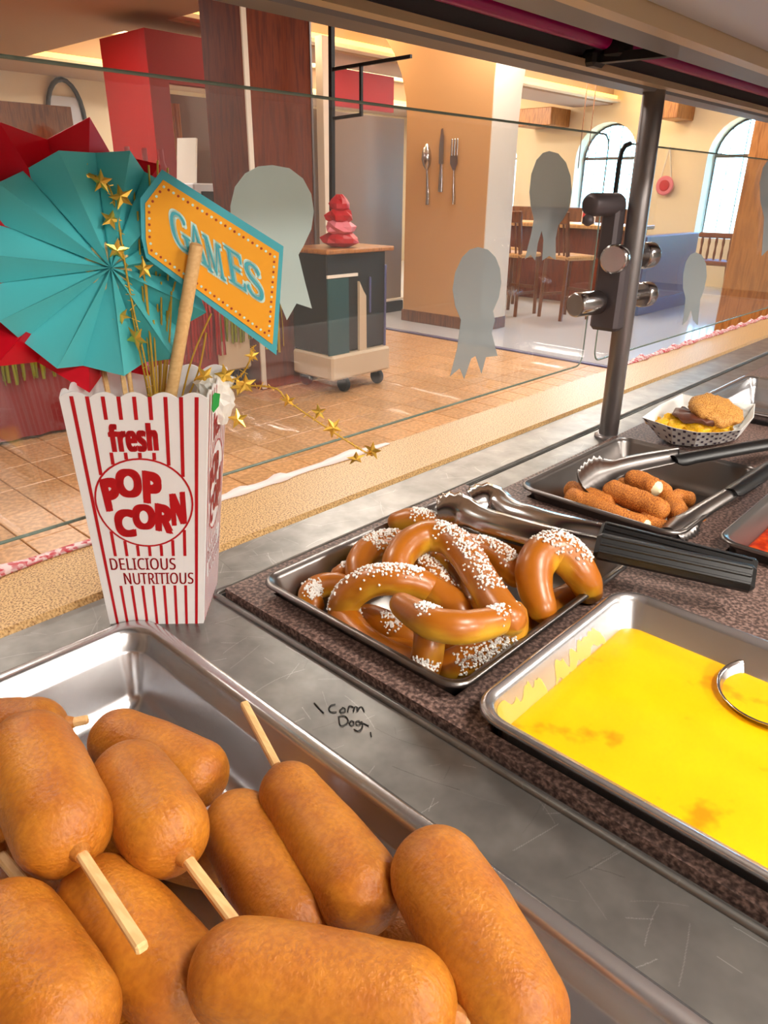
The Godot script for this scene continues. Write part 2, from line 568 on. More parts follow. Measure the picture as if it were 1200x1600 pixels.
# ---------------------------------------------------------------- lights
func build_lights() -> void:
	var warm := Color(1.0, 0.97, 0.93)
	# recessed panels in the low ceiling over the counter and the kitchen side, and in the hall trays
	var spots := [[-0.9, 2.58, 3.0, 15.0, "at the back of the kitchen left"], [0.9, 2.58, 3.2, 15.0, "at the back of the kitchen middle"], [0.7, 2.58, 0.8, 4.0, "over the near end of the counter"], [2.9, 2.58, 2.0, 8.0, "over the middle of the counter"], [0.2, 2.58, -2.0, 3.0, "over the terracotta floor left"], [2.4, 2.58, -2.4, 3.5, "over the terracotta floor middle"], [4.8, 2.58, -2.2, 3.5, "over the terracotta floor right"], [6.0, 2.98, -4.2, 6.0, "above the tan pillar"], [9.0, 2.98, -4.6, 8.0, "above the bar chairs"], [6.0, 2.98, -8.2, 7.0, "at the far end left"], [9.6, 2.98, -8.2, 9.0, "at the far end right"], [2.4, 2.58, -6.2, 6.0, "left of the red kiosk"]]
	for p in spots:
		var y: float = p[1]
		var t := thing("ceiling_light", "white square ceiling panel light " + p[4], "light", Vector3(p[0], y, p[2]), "recessed ceiling panel lights")
		var f := MB.new()
		f.slab(p[0] - 0.33, p[0] + 0.33, p[2] - 0.33, p[2] + 0.33, y - 0.005, y + 0.017, [[p[0] - 0.3, p[0] + 0.3, p[2] - 0.3, p[2] + 0.3]])
		obj("frame", f, M.whiteenamel, t)
		var d := MB.new()
		d.box(Vector3(p[0], y + 0.008, p[2]), Vector3(0.6, 0.012, 0.6))
		obj("diffuser", d, M.panelglow, t)
		area_light("panel_light", Vector3(p[0], y - 0.015, p[2]), Vector2(0.58, 0.58), p[3], warm)
	# cove strips in the tray ceiling
	for c in [[4.02, 11.98, -9.44, 1.0], [4.02, 11.98, -6.24, 1.0]]:
		var m := MB.new()
		m.box(Vector3((c[0] + c[1]) * 0.5, 2.68, c[2]), Vector3(c[1] - c[0], 0.07, 0.05))
		tag(obj("cove_light", m, M.cove), "warm cove light strip along the tray ceiling edge, " + ("at the far end of the hall" if c[2] < -8.0 else "above the pillar"), "light")
	area_light("cove_glow", Vector3(8.0, 2.66, -9.35), Vector2(7.0, 0.25), 12.0, Color(1.0, 0.90, 0.74), Vector3(0, 0.35, 1).normalized())
	area_light("cove_glow", Vector3(8.0, 2.66, -6.15), Vector2(7.0, 0.25), 12.0, Color(1.0, 0.90, 0.74), Vector3(0, 0.35, 1).normalized())

# ---------------------------------------------------------------- room
func arch_pts(z0: float, z1: float, spring: float, n := 16) -> PackedVector2Array:
	var out := PackedVector2Array()
	var r := (z1 - z0) * 0.5
	for i in n + 1:
		var a := PI * i / n
		out.append(Vector2((z0 + z1) * 0.5 + cos(a) * r, spring + sin(a) * r))
	return out

func build_room() -> void:
	var m := MB.new()
	# floor: grout bed with separate tiles, then the pale polished hall floor
	m.slab(-5.0, 12.3, -10.5, 4.0, -0.12, -0.008, [])
	var fl := struct("floor", "brown quarry tile and pale polished floor", m, M.grout)
	m = MB.new()
	m.slab(5.62, 12.0, -10.4, -2.58, -0.008, 0.0, [])
	obj("polished_floor", m, M.palefloor, fl)
	m = MB.new()
	m.slab(5.55, 12.0, -2.56, -2.5, -0.008, 0.001, [])
	m.slab(5.55, 5.6, -10.4, -2.56, -0.008, 0.001, [])
	obj("threshold_strip", m, M.boothblue, fl)
	var rng := RandomNumberGenerator.new()
	rng.seed = 5
	var variants := []
	for i in 5:
		var t := MB.new()
		var k := rng.randf_range(0.85, 1.08)
		t.col = Color(0.66 * k, 0.37 * k, 0.17 * k)
		t.box(Vector3(0, -0.008, 0), Vector3(0.196, 0.016, 0.296), 0.003)
		variants.append(t.mesh(Vector3.ZERO))
	var rest := []
	var count := 0
	for iz in 34:
		for ix in 52:
			var x := -4.9 + 0.2 * ix + 0.1
			var z := -10.3 + 0.3 * iz + 0.15
			if x > 5.5 and z < -2.5: continue
			if z > -0.3: continue
			var near: bool = z > -3.95 and z < -1.9 and x > 0.5 and x < 5.5
			if near and count < 290:
				count += 1
				var o := MeshInstance3D.new()
				o.name = "tile_%03d" % count
				o.mesh = variants[rng.randi() % 5]
				o.material_override = M.tile
				o.position = Vector3(x, 0, z)
				fl.add_child(o, true)
			else:
				rest.append(Transform3D(Basis(), Vector3(x, 0, z)))
	var mm := MultiMesh.new()
	mm.transform_format = MultiMesh.TRANSFORM_3D
	mm.mesh = variants[0]
	mm.instance_count = rest.size()
	for i in rest.size():
		mm.set_instance_transform(i, rest[i])
	var mmi := MultiMeshInstance3D.new()
	mmi.name = "outer_tiles"
	mmi.multimesh = mm
	mmi.material_override = M.tile
	mmi.set_meta("kind", "stuff")
	fl.add_child(mmi, true)
	# ceiling: low taupe soffit round two trays under a higher cream slab
	m = MB.new()
	m.slab(-5.0, 12.3, -10.5, -2.6, 2.6, 3.0, [[4.0, 12.15, -6.3, -3.3], [4.0, 12.15, -9.5, -7.0]])
	struct("ceiling", "taupe dropped ceiling with recessed trays", m, M.soffit)
	m = MB.new()
	m.slab(-5.0, 12.3, -10.5, 4.0, 3.0, 3.15, [])
	struct("ceiling", "cream upper ceiling inside the trays", m, M.creamceil)
	m = MB.new()
	m.slab(-5.0, 12.3, -2.6, 4.0, 2.6, 3.0, [])
	struct("ceiling", "white low ceiling over the serving counter", m, M.whitewall)
	m = MB.new()
	for e in [[4.0, 12.0, -9.5], [4.0, 12.0, -6.3]]:
		m.box(Vector3(8.0, 2.64, e[2] + 0.07), Vector3(8.0, 0.035, 0.14))
	struct("trim_1", "ledge under the cove lights", m, M.creamceil)
	# walls
	m = MB.new(); m.box(Vector3(3.65, 1.5, -10.55), Vector3(17.3, 3.2, 0.3))
	struct("wall_north", "cream wall at the far end of the hall", m, M.cream)
	m = MB.new(); m.box(Vector3(3.65, 1.5, 4.1), Vector3(17.3, 3.2, 0.2))
	struct("wall_south", "grey kitchen wall", m, M.kitchenwall)
	m = MB.new(); m.box(Vector3(-5.1, 1.5, -3.25), Vector3(0.2, 3.2, 14.5))
	struct("wall_west", "cream side wall", m, M.whitewall)
	# east wall with arched windows
	var wins := [[-9.05, -8.03], [-6.85, -5.77], [-4.65, -3.57], [-2.45, -1.37], [-0.2, 0.88]]
	m = MB.new()
	var edges := [-10.4]
	for w in wins:
		edges.append(w[0]); edges.append(w[1])
	edges.append(4.0)
	for i in range(0, edges.size(), 2):
		m.prism(PackedVector2Array([Vector2(edges[i], -0.05), Vector2(edges[i + 1], -0.05), Vector2(edges[i + 1], 3.1), Vector2(edges[i], 3.1)]), Vector3(12.0, 0, 0), Vector3(0, 0, 1), Vector3.UP, Vector3(0.35, 0, 0))
	for w in wins:
		var r: float = (w[1] - w[0]) * 0.5
		m.prism(PackedVector2Array([Vector2(w[0], -0.05), Vector2(w[1], -0.05), Vector2(w[1], 0.70), Vector2(w[0], 0.70)]), Vector3(12.0, 0, 0), Vector3(0, 0, 1), Vector3.UP, Vector3(0.35, 0, 0))
		var hd := PackedVector2Array([Vector2(w[0], 3.1), Vector2(w[1], 3.1)])
		hd.append_array(arch_pts(w[0], w[1], 2.36 - r))
		m.prism(hd, Vector3(12.0, 0, 0), Vector3(0, 0, 1), Vector3.UP, Vector3(0.35, 0, 0))
	struct("wall_east", "cream wall with tall arched windows", m, M.cream)
	for i in wins.size():
		make_window(i + 1, wins[i][0], wins[i][1])

func make_window(n: int, z0: float, z1: float) -> void:
	var r := (z1 - z0) * 0.5
	var zc := (z0 + z1) * 0.5
	var spring := 2.36 - r
	var w := Node3D.new()
	w.name = "window_%d" % n
	w.position = Vector3(12.27, 0.70, zc)
	add_child(w)
	tag(w, "tall arched leaded window, number %d from the far end" % n, "", "", "structure")
	var f := MB.new()
	var path := PackedVector3Array([Vector3(12.27, 0.72, z1 - 0.02)])
	for p in arch_pts(z0 + 0.02, z1 - 0.02, spring):
		path.append(Vector3(12.27, p.y, p.x))
	path.append(Vector3(12.27, 0.72, z0 + 0.02))
	path.append(Vector3(12.27, 0.72, z1 - 0.02))
	f.tube(path, 0.018, 6)
	obj("frame", f, M.mullion, w)
	f = MB.new(); f.box(Vector3(12.27, spring + 0.02, zc), Vector3(0.05, 0.045, z1 - z0 - 0.03))
	obj("transom", f, M.mullion, w)
	for k in 4:
		f = MB.new()
		var z := z0 + (z1 - z0) * (k + 1) / 5.0
		var top := spring + sqrt(maxf(r * r - (z - zc) * (z - zc), 0.0)) - 0.02
		f.box(Vector3(12.27, (0.72 + top) * 0.5, z), Vector3(0.012, top - 0.72, 0.012 if k == 1 or k == 2 else 0.008))
		obj("glazing_bar", f, M.mullion, w)
	for k in 4:
		f = MB.new()
		f.box(Vector3(12.27, 0.72 + (spring - 0.72) * (k + 1) / 5.0, zc), Vector3(0.012, 0.008, z1 - z0 - 0.03))
		obj("glazing_bar", f, M.mullion, w)
	for k in [-1, 1]:
		f = MB.new()
		f.tube(PackedVector3Array([Vector3(12.27, spring + 0.03, zc + k * r * 0.95), Vector3(12.27, spring + r * 0.45, zc), Vector3(12.27, spring + r * 0.85, zc - k * r * 0.45)]), 0.005, 6)
		obj("glazing_bar", f, M.mullion, w)
	f = MB.new()
	var pl := PackedVector2Array([Vector2(z0 + 0.03, 0.72), Vector2(z1 - 0.03, 0.72)])
	pl.append_array(arch_pts(z0 + 0.03, z1 - 0.03, spring))
	f.prism(pl, Vector3(12.268, 0, 0), Vector3(0, 0, 1), Vector3.UP, Vector3(0.004, 0, 0))
	obj("pane", f, M.pane, w)

# ---------------------------------------------------------------- the dining hall behind the glass
func simple(called: String, label: String, cat: String, m: MB, mt: Material, at: Vector3, group := "") -> MeshInstance3D:
	var o := obj(called, m, mt, null, at)
	tag(o, label, cat, group)
	return o

func build_background() -> void:
	var m := MB.new()
	# tan arcade pillar whose left side flares into an arch
	var pil := thing("pillar", "tan painted arcade pillar with metal cutlery hung on it", "pillar", Vector3(6.3, 0, -4.9))
	var prof := PackedVector2Array([Vector2(-5.40, 0.0), Vector2(-4.37, 0.0), Vector2(-4.37, 2.2)])
	for i in 9:
		var a := PI * 0.5 * i / 8.0
		prof.append(Vector2(-4.37 + 0.55 * (1.0 - cos(a)) * 0.35, 2.2 + 0.8 * sin(a)))
	for i in range(8, -1, -1):
		var a := PI * 0.5 * i / 8.0
		prof.append(Vector2(-5.40 - 1.1 * (1.0 - cos(a)), 1.95 + 1.05 * sin(a)))
	m.prism(prof, Vector3(6.08, 0, 0), Vector3(0, 0, 1), Vector3.UP, Vector3(0.42, 0, 0))
	obj("shaft", m, M.tanwall, pil)
	m = MB.new()
	var fp := PackedVector2Array([Vector2(6.08, 0.1), Vector2(6.52, 0.1), Vector2(6.50, 1.9)])
	for i in 6:
		var a := PI * 0.5 * i / 6.0
		fp.append(Vector2(6.50 + 0.5 * (1.0 - cos(a)), 1.9 + 1.1 * sin(a)))
	fp.append(Vector2(6.12, 3.0)); fp.append(Vector2(6.08, 2.2))
	m.prism(fp, Vector3(0, 0, -4.369), Vector3(1, 0, 0), Vector3.UP, Vector3(0, 0, 0.012))
	obj("side_face", m, M.whitewall, pil)
	m = MB.new(); m.box(Vector3(6.3, 0.06, -4.885), Vector3(0.47, 0.12, 1.06))
	obj("skirting", m, M.midwood, pil)
	cutlery()
	# dark walnut column with a bright corner strip
	var col := thing("column", "dark walnut clad column with a pale corner strip", "column", Vector3(3.33, 0, -4.25))
	m = MB.new(); m.box(Vector3(3.335, 1.3, -4.245), Vector3(0.55, 2.6, 0.41), 0.006)
	obj("cladding", m, M.darkwood, col)
	m = MB.new(); m.box(Vector3(3.08, 1.3, -4.034), Vector3(0.035, 2.58, 0.014))
	obj("corner_strip", m, M.whitewall, col)
	m = MB.new(); m.box(Vector3(3.60, 1.3, -4.036), Vector3(0.014, 2.58, 0.01))
	obj("edge_strip", m, M.postmetal, col)
	# grey partition with plinth, and pale door post
	m = MB.new(); m.box(Vector3(5.55, 1.01, -5.95), Vector3(2.1, 2.02, 0.1))
	struct("wall_partition", "grey partition wall behind the walnut column", m, M.greywall)
	m = MB.new(); m.box(Vector3(5.55, 0.06, -5.88), Vector3(2.1, 0.12, 0.03))
	struct("trim_2", "navy plinth of the grey partition", m, M.navy)
	m = MB.new(); m.box(Vector3(5.55, 0.14, -5.88), Vector3(2.1, 0.025, 0.035))
	struct("trim_3", "white moulding over the navy plinth", m, M.whitewall)
	m = MB.new(); m.box(Vector3(5.30, 1.3, -5.78), Vector3(0.09, 2.6, 0.1))
	struct("trim_4", "pale door post beside the walnut column", m, M.whitewall)
	m = MB.new(); m.box(Vector3(6.55, 2.32, -6.5), Vector3(1.0, 0.36, 0.05))
	simple("sign_board", "plain raspberry red board hanging under the ceiling beam", "board", m, M.redpanel, Vector3(6.55, 2.14, -6.5))
	# red block with an opening
	var rb := thing("red_kiosk", "red painted kiosk wall with a dark opening, left of the walnut column", "kiosk", Vector3(4.2, 0, -6.4))
	m = MB.new()
	m.prism(PackedVector2Array([Vector2(3.6, 0.0), Vector2(3.78, 0.0), Vector2(3.78, 2.1), Vector2(4.25, 2.1), Vector2(4.25, 0.0), Vector2(4.75, 0.0), Vector2(4.75, 2.46), Vector2(3.6, 2.46)]), Vector3(0, 0, -6.1), Vector3(1, 0, 0), Vector3.UP, Vector3(0, 0, 0.1))
	m.box(Vector3(3.65, 1.23, -6.415), Vector3(0.1, 2.46, 0.63), 0.002)
	m.box(Vector3(4.22, 2.44, -6.415), Vector3(1.04, 0.04, 0.63), 0.002)
	obj("wall", m, M.redwall, rb)
	m = MB.new(); m.box(Vector3(4.2, 1.05, -6.70), Vector3(0.98, 2.1, 0.05))
	obj("back_panel", m, M.greywall, rb)
	m = MB.new()
	for i in 9:
		m.cyl(Vector3(4.0 + 0.03 * i, 0.6, -6.62 + 0.008 * (i % 2)), Vector3(4.0 + 0.03 * i, 2.02, -6.62 + 0.008 * (i % 2)), 0.017, 8)
	obj("curtain", m, M.tanwall, rb)
	m = MB.new(); m.bar(Vector3(3.42, 1.065, -5.37), Vector3(3.53, 1.66, -5.42), 0.17, 0.02)
	simple("notice_board", "pale grey panel leaning in front of the red kiosk", "panel", m, M.whitewall, Vector3(3.55, 1.06, -5.37))
	# white register with a small photo plate
	var reg := thing("register", "white box with a dark screen on the counter behind the yellow sign", "register", Vector3(3.4, 1.06, -5.1))
	m = MB.new(); m.box(Vector3(3.49, 1.2, -5.14), Vector3(0.42, 0.28, 0.26), 0.01)
	obj("body", m, M.whiteenamel, reg)
	m = MB.new(); m.box(Vector3(3.42, 1.22, -5.006), Vector3(0.16, 0.13, 0.01), 0.003)
	obj("screen", m, M.blackpaint, reg)
	m = MB.new(); m.box(Vector3(3.2, 0.53, -5.2), Vector3(2.2, 1.06, 0.5))
	simple("service_counter", "brown wooden service counter in front of the red kiosk", "counter", m, M.midwood, Vector3(3.2, 0, -5.2))
	# red dispenser with shiny bottles at the left
	var dp := thing("drink_dispenser", "small red dispenser with a grey lid beyond the glass at upper left", "dispenser", Vector3(2.5, 1.06, -5.1))
	m = MB.new(); m.lathe(Vector3(2.48, 1.06, -5.1), Vector3.UP, PackedVector2Array([Vector2(0.10, 0), Vector2(0.11, 0.05), Vector2(0.09, 0.35), Vector2(0.06, 0.5)]))
	obj("body", m, M.redbag, dp)
	m = MB.new(); m.lathe(Vector3(2.48, 1.56, -5.1), Vector3.UP, PackedVector2Array([Vector2(0.08, 0), Vector2(0.085, 0.02), Vector2(0.05, 0.06), Vector2(0.02, 0.1)]))
	obj("lid", m, M.chrome, dp)
	for i in 3:
		var x := 2.80 + 0.16 * i
		m = MB.new(); m.lathe(Vector3(x, 1.06, -5.05 - 0.05 * i), Vector3.UP, PackedVector2Array([Vector2(0.05, 0), Vector2(0.055, 0.02), Vector2(0.055, 0.32), Vector2(0.02, 0.42), Vector2(0.02, 0.5)]), 16)
		simple("syrup_bottle", ["tall dark red bottle nearest the drink dispenser", "tall dark red bottle, middle of the three on the service counter", "tall dark red bottle nearest the white register"][i], "bottle", m, M.redwall, Vector3(x, 1.06, -5.05), "red bottles on the service counter")
	# wood partition and arch at the far left
	m = MB.new(); m.box(Vector3(3.1, 1.02, -8.0), Vector3(1.5, 2.04, 0.12))
	simple("wood_partition", "brown oak partition at the far left beyond the glass", "partition", m, M.midwood, Vector3(3.1, 0, -8.0))
	var ar := thing("arch_frame", "dark arched frame around a pale opening on the far wall", "frame", Vector3(4.9, 2.0, -10.38))
	m = MB.new()
	var ap := PackedVector3Array()
	for i in 13:
		var a := PI * i / 12.0
		ap.append(Vector3(4.95 + cos(a) * 0.24, 2.12 + sin(a) * 0.45, -10.36))
	ap.insert(0, Vector3(5.19, 1.6, -10.36)); ap.append(Vector3(4.71, 1.6, -10.36))
	m.tube(ap, 0.03, 8)
	obj("rim", m, M.blackiron, ar)
	m = MB.new(); m.box(Vector3(4.95, 1.98, -10.385), Vector3(0.44, 0.8, 0.02))
	obj("infill", m, M.palefloor, ar)
	# skirted cart at left
	skirted_cart()
	vendor_cart()
	bar_area()

func cutlery() -> void:
	# spoon, knife and fork, oversize wall pieces on the face x = 6.08
	var x := 6.065
	var a := thing("wall_spoon", "large metal spoon hung on the tan pillar, left of the knife", "spoon", Vector3(x, 1.18, -5.1))
	var m := MB.new()
	m.tube(PackedVector3Array([Vector3(x, 1.18, -5.09), Vector3(x, 1.25, -5.09), Vector3(x, 1.5, -5.11)]), PackedFloat32Array([0.022, 0.02, 0.009]), 8, 0.5)
	obj("handle", m, M.chrome, a)
	m = MB.new()
	m.tube(PackedVector3Array([Vector3(x, 1.50, -5.11), Vector3(x, 1.54, -5.112), Vector3(x, 1.60, -5.115), Vector3(x, 1.67, -5.12), Vector3(x, 1.73, -5.12)]), PackedFloat32Array([0.012, 0.04, 0.055, 0.045, 0.012]), 12, 1.0)
	obj("bowl", m, M.chrome, a)
	a = thing("wall_knife", "large metal knife hung on the tan pillar between spoon and fork", "knife", Vector3(x, 1.3, -4.92))
	m = MB.new()
	m.tube(PackedVector3Array([Vector3(x, 1.30, -4.925), Vector3(x, 1.36, -4.925), Vector3(x, 1.55, -4.93)]), PackedFloat32Array([0.03, 0.028, 0.016]), 8, 0.6)
	obj("handle", m, M.chrome, a)
	m = MB.new()
	m.prism(PackedVector2Array([Vector2(-4.955, 1.55), Vector2(-4.90, 1.55), Vector2(-4.905, 1.78), Vector2(-4.925, 1.86), Vector2(-4.94, 1.85), Vector2(-4.96, 1.70)]), Vector3(x - 0.006, 0, 0), Vector3(0, 0, 1), Vector3.UP, Vector3(0.012, 0, 0))
	obj("blade", m, M.chrome, a)
	a = thing("wall_fork", "large metal fork hung on the tan pillar, right of the knife", "fork", Vector3(x, 1.19, -4.76))
	m = MB.new()
	m.tube(PackedVector3Array([Vector3(x, 1.19, -4.75), Vector3(x, 1.26, -4.752), Vector3(x, 1.5, -4.768)]), PackedFloat32Array([0.022, 0.02, 0.009]), 8, 0.5)
	obj("handle", m, M.chrome, a)
	m = MB.new()
	m.prism(PackedVector2Array([Vector2(-4.777, 1.49), Vector2(-4.757, 1.49), Vector2(-4.725, 1.55), Vector2(-4.728, 1.62), Vector2(-4.818, 1.62), Vector2(-4.815, 1.55)]), Vector3(x - 0.005, 0, 0), Vector3(0, 0, 1), Vector3.UP, Vector3(0.01, 0, 0))
	obj("neck", m, M.chrome, a)
	for i in 3:
		m = MB.new(); m.box(Vector3(x, 1.69, -4.806 + 0.033 * i), Vector3(0.01, 0.15, 0.016), 0.003)
		obj("tine", m, M.chrome, a)

func fringe(called: String, label: String, x0: float, x1: float, y0: float, y1: float, z: float, mt: Material, sd: int) -> void:
	var rng := RandomNumberGenerator.new()
	rng.seed = sd
	var t := thing(called, label, "fringe", Vector3((x0 + x1) * 0.5, y1, z))
	var n := int((x1 - x0) / 0.022)
	for i in n:
		var m := MB.new()
		var x := x0 + (x1 - x0) * (i + 0.5) / n
		var yb := y0 + rng.randf_range(-0.02, 0.02)
		var s := rng.randf_range(-0.012, 0.012)
		m.tube(PackedVector3Array([Vector3(x, y1, z), Vector3(x + s, (y0 + y1) * 0.5, z + rng.randf_range(0.0, 0.02)), Vector3(x + s * 1.6, yb, z + rng.randf_range(-0.01, 0.02))]), 0.010, 5, 0.25)
		obj("strand", m, mt, t)

func skirted_cart() -> void:
	var t := thing("skirted_cart", "low cart with a burgundy skirt behind the popcorn box", "cart", Vector3(1.9, 0, -4.4))
	var m := MB.new(); m.box(Vector3(1.85, 0.76, -4.4), Vector3(2.38, 0.04, 0.60), 0.008)
	obj("top", m, M.midwood, t)
	m = MB.new()
	# pleated skirt front
	var rs := []
	for k in 5:
		var r := PackedVector3Array()
		var y := 0.02 + 0.18 * k * 0.985
		for i in 80:
			r.append(Vector3(0.75 + 2.0 * i / 79.0, y, -4.08 + 0.012 * sin(i * 1.1 + k * 0.2) * (1.0 - k * 0.1)))
		for i in range(79, -1, -1):
			r.append(Vector3(0.75 + 2.0 * i / 79.0, y, -4.10 + 0.012 * sin(i * 1.1 + k * 0.2) * (1.0 - k * 0.1)))
		rs.append(r)
	m.rings(rs, false)
	obj("skirt", m, M.redskirt, t)
	m = MB.new(); m.box(Vector3(2.87, 0.45, -4.36), Vector3(0.34, 0.58, 0.5), 0.01)
	obj("end_cabinet", m, M.whiteplastic, t)
	m = MB.new(); m.box(Vector3(1.9, 0.4, -4.42), Vector3(1.8, 0.66, 0.52), 0.01)
	obj("carcass", m, M.blackpaint, t)
	for x in [2.76, 2.98]:
		m = MB.new(); m.cyl(Vector3(x - 0.02, 0.075, -4.18), Vector3(x + 0.02, 0.075, -4.18), 0.073, 20)
		obj("wheel", m, M.rubber, t)
		m = MB.new(); m.box(Vector3(x, 0.13, -4.18), Vector3(0.06, 0.08, 0.05))
		obj("fork", m, M.bracket, t)
	fringe("foil_fringe", "lime and gold foil fringe hanging along the burgundy skirted cart, left of the box", 0.8, 1.9, 0.34, 0.62, -4.06, M.limefoil, 2)
	fringe("foil_fringe", "green foil fringe hanging on the cart end right of the popcorn box", 2.76, 3.03, 0.36, 0.72, -4.09, M.limefoil, 3)
	fringe("foil_fringe", "bright yellow foil fringe hanging in front of the walnut column", 3.11, 3.26, 0.27, 0.62, -4.024, M.yellowfoil, 4)
	fringe("foil_curtain", "dark red foil curtain hanging behind the bamboo stick", 2.30, 2.80, 0.28, 0.778, -4.072, M.redwall, 5)

func vendor_cart() -> void:
	var t := thing("vendor_cart", "black and teal rolling cart on casters beside the walnut column", "cart", Vector3(3.6, 0, -3.79))
	var m := MB.new(); m.box(Vector3(3.6, 0.94, -3.79), Vector3(0.64, 0.03, 0.44), 0.008)
	obj("top", m, M.goldwood, t)
	m = MB.new(); m.box(Vector3(3.6, 0.6, -3.80), Vector3(0.56, 0.65, 0.36), 0.008)
	obj("body", m, M.blackpaint, t)
	m = MB.new(); m.box(Vector3(3.41, 0.52, -3.612), Vector3(0.19, 0.50, 0.014))
	obj("teal_door", m, M.cartteal, t)
	m = MB.new(); m.box(Vector3(3.45, 0.785, -3.608), Vector3(0.28, 0.02, 0.012))
	obj("rail", m, M.whitewall, t)
	m = MB.new()
	m.prism(PackedVector2Array([Vector2(3.60, 0.27), Vector2(3.67, 0.27), Vector2(3.665, 0.64), Vector2(3.635, 0.68), Vector2(3.60, 0.74)]), Vector3(0, 0, -3.618), Vector3(1, 0, 0), Vector3.UP, Vector3(0, 0, 0.02))
	obj("towel_strip", m, M.whiteplastic, t)
	m = MB.new(); m.box(Vector3(3.875, 0.55, -3.62), Vector3(0.014, 0.56, 0.02)); m.box(Vector3(3.72, 0.64, -3.615), Vector3(0.012, 0.24, 0.012))
	obj("blue_trim", m, M.boothblue, t)
	m = MB.new(); m.box(Vector3(3.6, 0.185, -3.78), Vector3(0.58, 0.17, 0.42), 0.015)
	obj("base", m, M.whiteplastic, t)
	for p in [[3.46, -3.62], [3.80, -3.62], [3.40, -3.95], [3.80, -3.95]]:
		m = MB.new(); m.cyl(Vector3(p[0] - 0.018, 0.055, p[1]), Vector3(p[0] + 0.018, 0.055, p[1]), 0.054, 20)
		obj("wheel", m, M.rubber, t)
		m = MB.new(); m.box(Vector3(p[0], 0.115, p[1]), Vector3(0.05, 0.06, 0.04))
		obj("caster_fork", m, M.bracket, t)
	# black pipe frame
	var f := thing("pipe_frame", "black iron pipe frame standing on the rolling cart", "frame", Vector3(3.57, 0.955, -3.81))
	m = MB.new(); m.bar(Vector3(3.57, 0.955, -3.83), Vector3(3.57, 2.45, -3.80), 0.03, 0.03)
	obj("pole", m, M.blackiron, f)
	m = MB.new(); m.bar(Vector3(3.57, 1.99, -3.80), Vector3(3.57, 2.0, -3.15), 0.018, 0.018)
	m.bar(Vector3(3.57, 1.72, -3.81), Vector3(3.57, 1.73, -3.55), 0.018, 0.018)
	m.bar(Vector3(3.57, 1.72, -3.55), Vector3(3.57, 2.0, -3.55), 0.018, 0.018)
	obj("bracket", m, M.blackiron, f)
	# gift wrapped in red tissue
	var g := thing("gift_bundle", "red and pink tissue bundle on top of the rolling cart", "gift", Vector3(3.62, 0.955, -3.72))
	var rng := RandomNumberGenerator.new()
	rng.seed = 9
	for k in 4:
		m = MB.new()
		var rs := []
		var base := Vector3(3.52, 0.958, -3.70) + Vector3(0.0, 0.07, 0) * k
		for i in 5:
			var r := PackedVector3Array()
			var rr: float = [0.05, 0.10, 0.11, 0.08, 0.03][i] * (1.1 - 0.14 * k)
			for j in 12:
				var q := rr * rng.randf_range(0.75, 1.2)
				r.append(base + Vector3(cos(TAU * j / 12) * q, 0.028 * i, sin(TAU * j / 12) * q))
			rs.append(r)
		m.rings(rs, true, false)
		obj("tissue", m, M.pinkbag if k == 1 else M.redbag, g)

func make_chair(label: String) -> Node3D:
	# high stool chair, built at the origin facing +z
	var t := thing("bar_chair", label, "chair", Vector3.ZERO, "wooden chairs by the bar counter")
	var m := MB.new(); m.box(Vector3(0, 0.66, 0), Vector3(0.42, 0.05, 0.40), 0.015)
	obj("seat", m, M.tanwood, t)
	for sx in [-1, 1]:
		m = MB.new(); m.bar(Vector3(sx * 0.19, 0, 0.18), Vector3(sx * 0.18, 0.64, 0.17), 0.035, 0.035)
		obj("leg", m, M.midwood, t)
		m = MB.new(); m.bar(Vector3(sx * 0.19, 0, -0.2), Vector3(sx * 0.18, 0.66, -0.18), 0.035, 0.035); m.bar(Vector3(sx * 0.18, 0.66, -0.18), Vector3(sx * 0.18, 1.12, -0.25), 0.035, 0.03)
		obj("leg", m, M.midwood, t)
		m = MB.new(); m.bar(Vector3(sx * 0.185, 0.25, -0.19), Vector3(sx * 0.185, 0.25, 0.175), 0.02, 0.03)
		obj("stretcher", m, M.midwood, t)
	m = MB.new(); m.bar(Vector3(-0.18, 0.3, 0.175), Vector3(0.18, 0.3, 0.175), 0.02, 0.035)
	obj("stretcher", m, M.midwood, t)
	m = MB.new(); m.box(Vector3(0, 1.06, -0.245), Vector3(0.40, 0.12, 0.025), 0.008)
	obj("top_rail", m, M.midwood, t)
	for k in 4:
		m = MB.new(); m.bar(Vector3(-0.12 + 0.08 * k, 0.68, -0.185), Vector3(-0.12 + 0.08 * k, 1.02, -0.24), 0.018, 0.014)
		obj("back_slat", m, M.midwood, t)
	return t

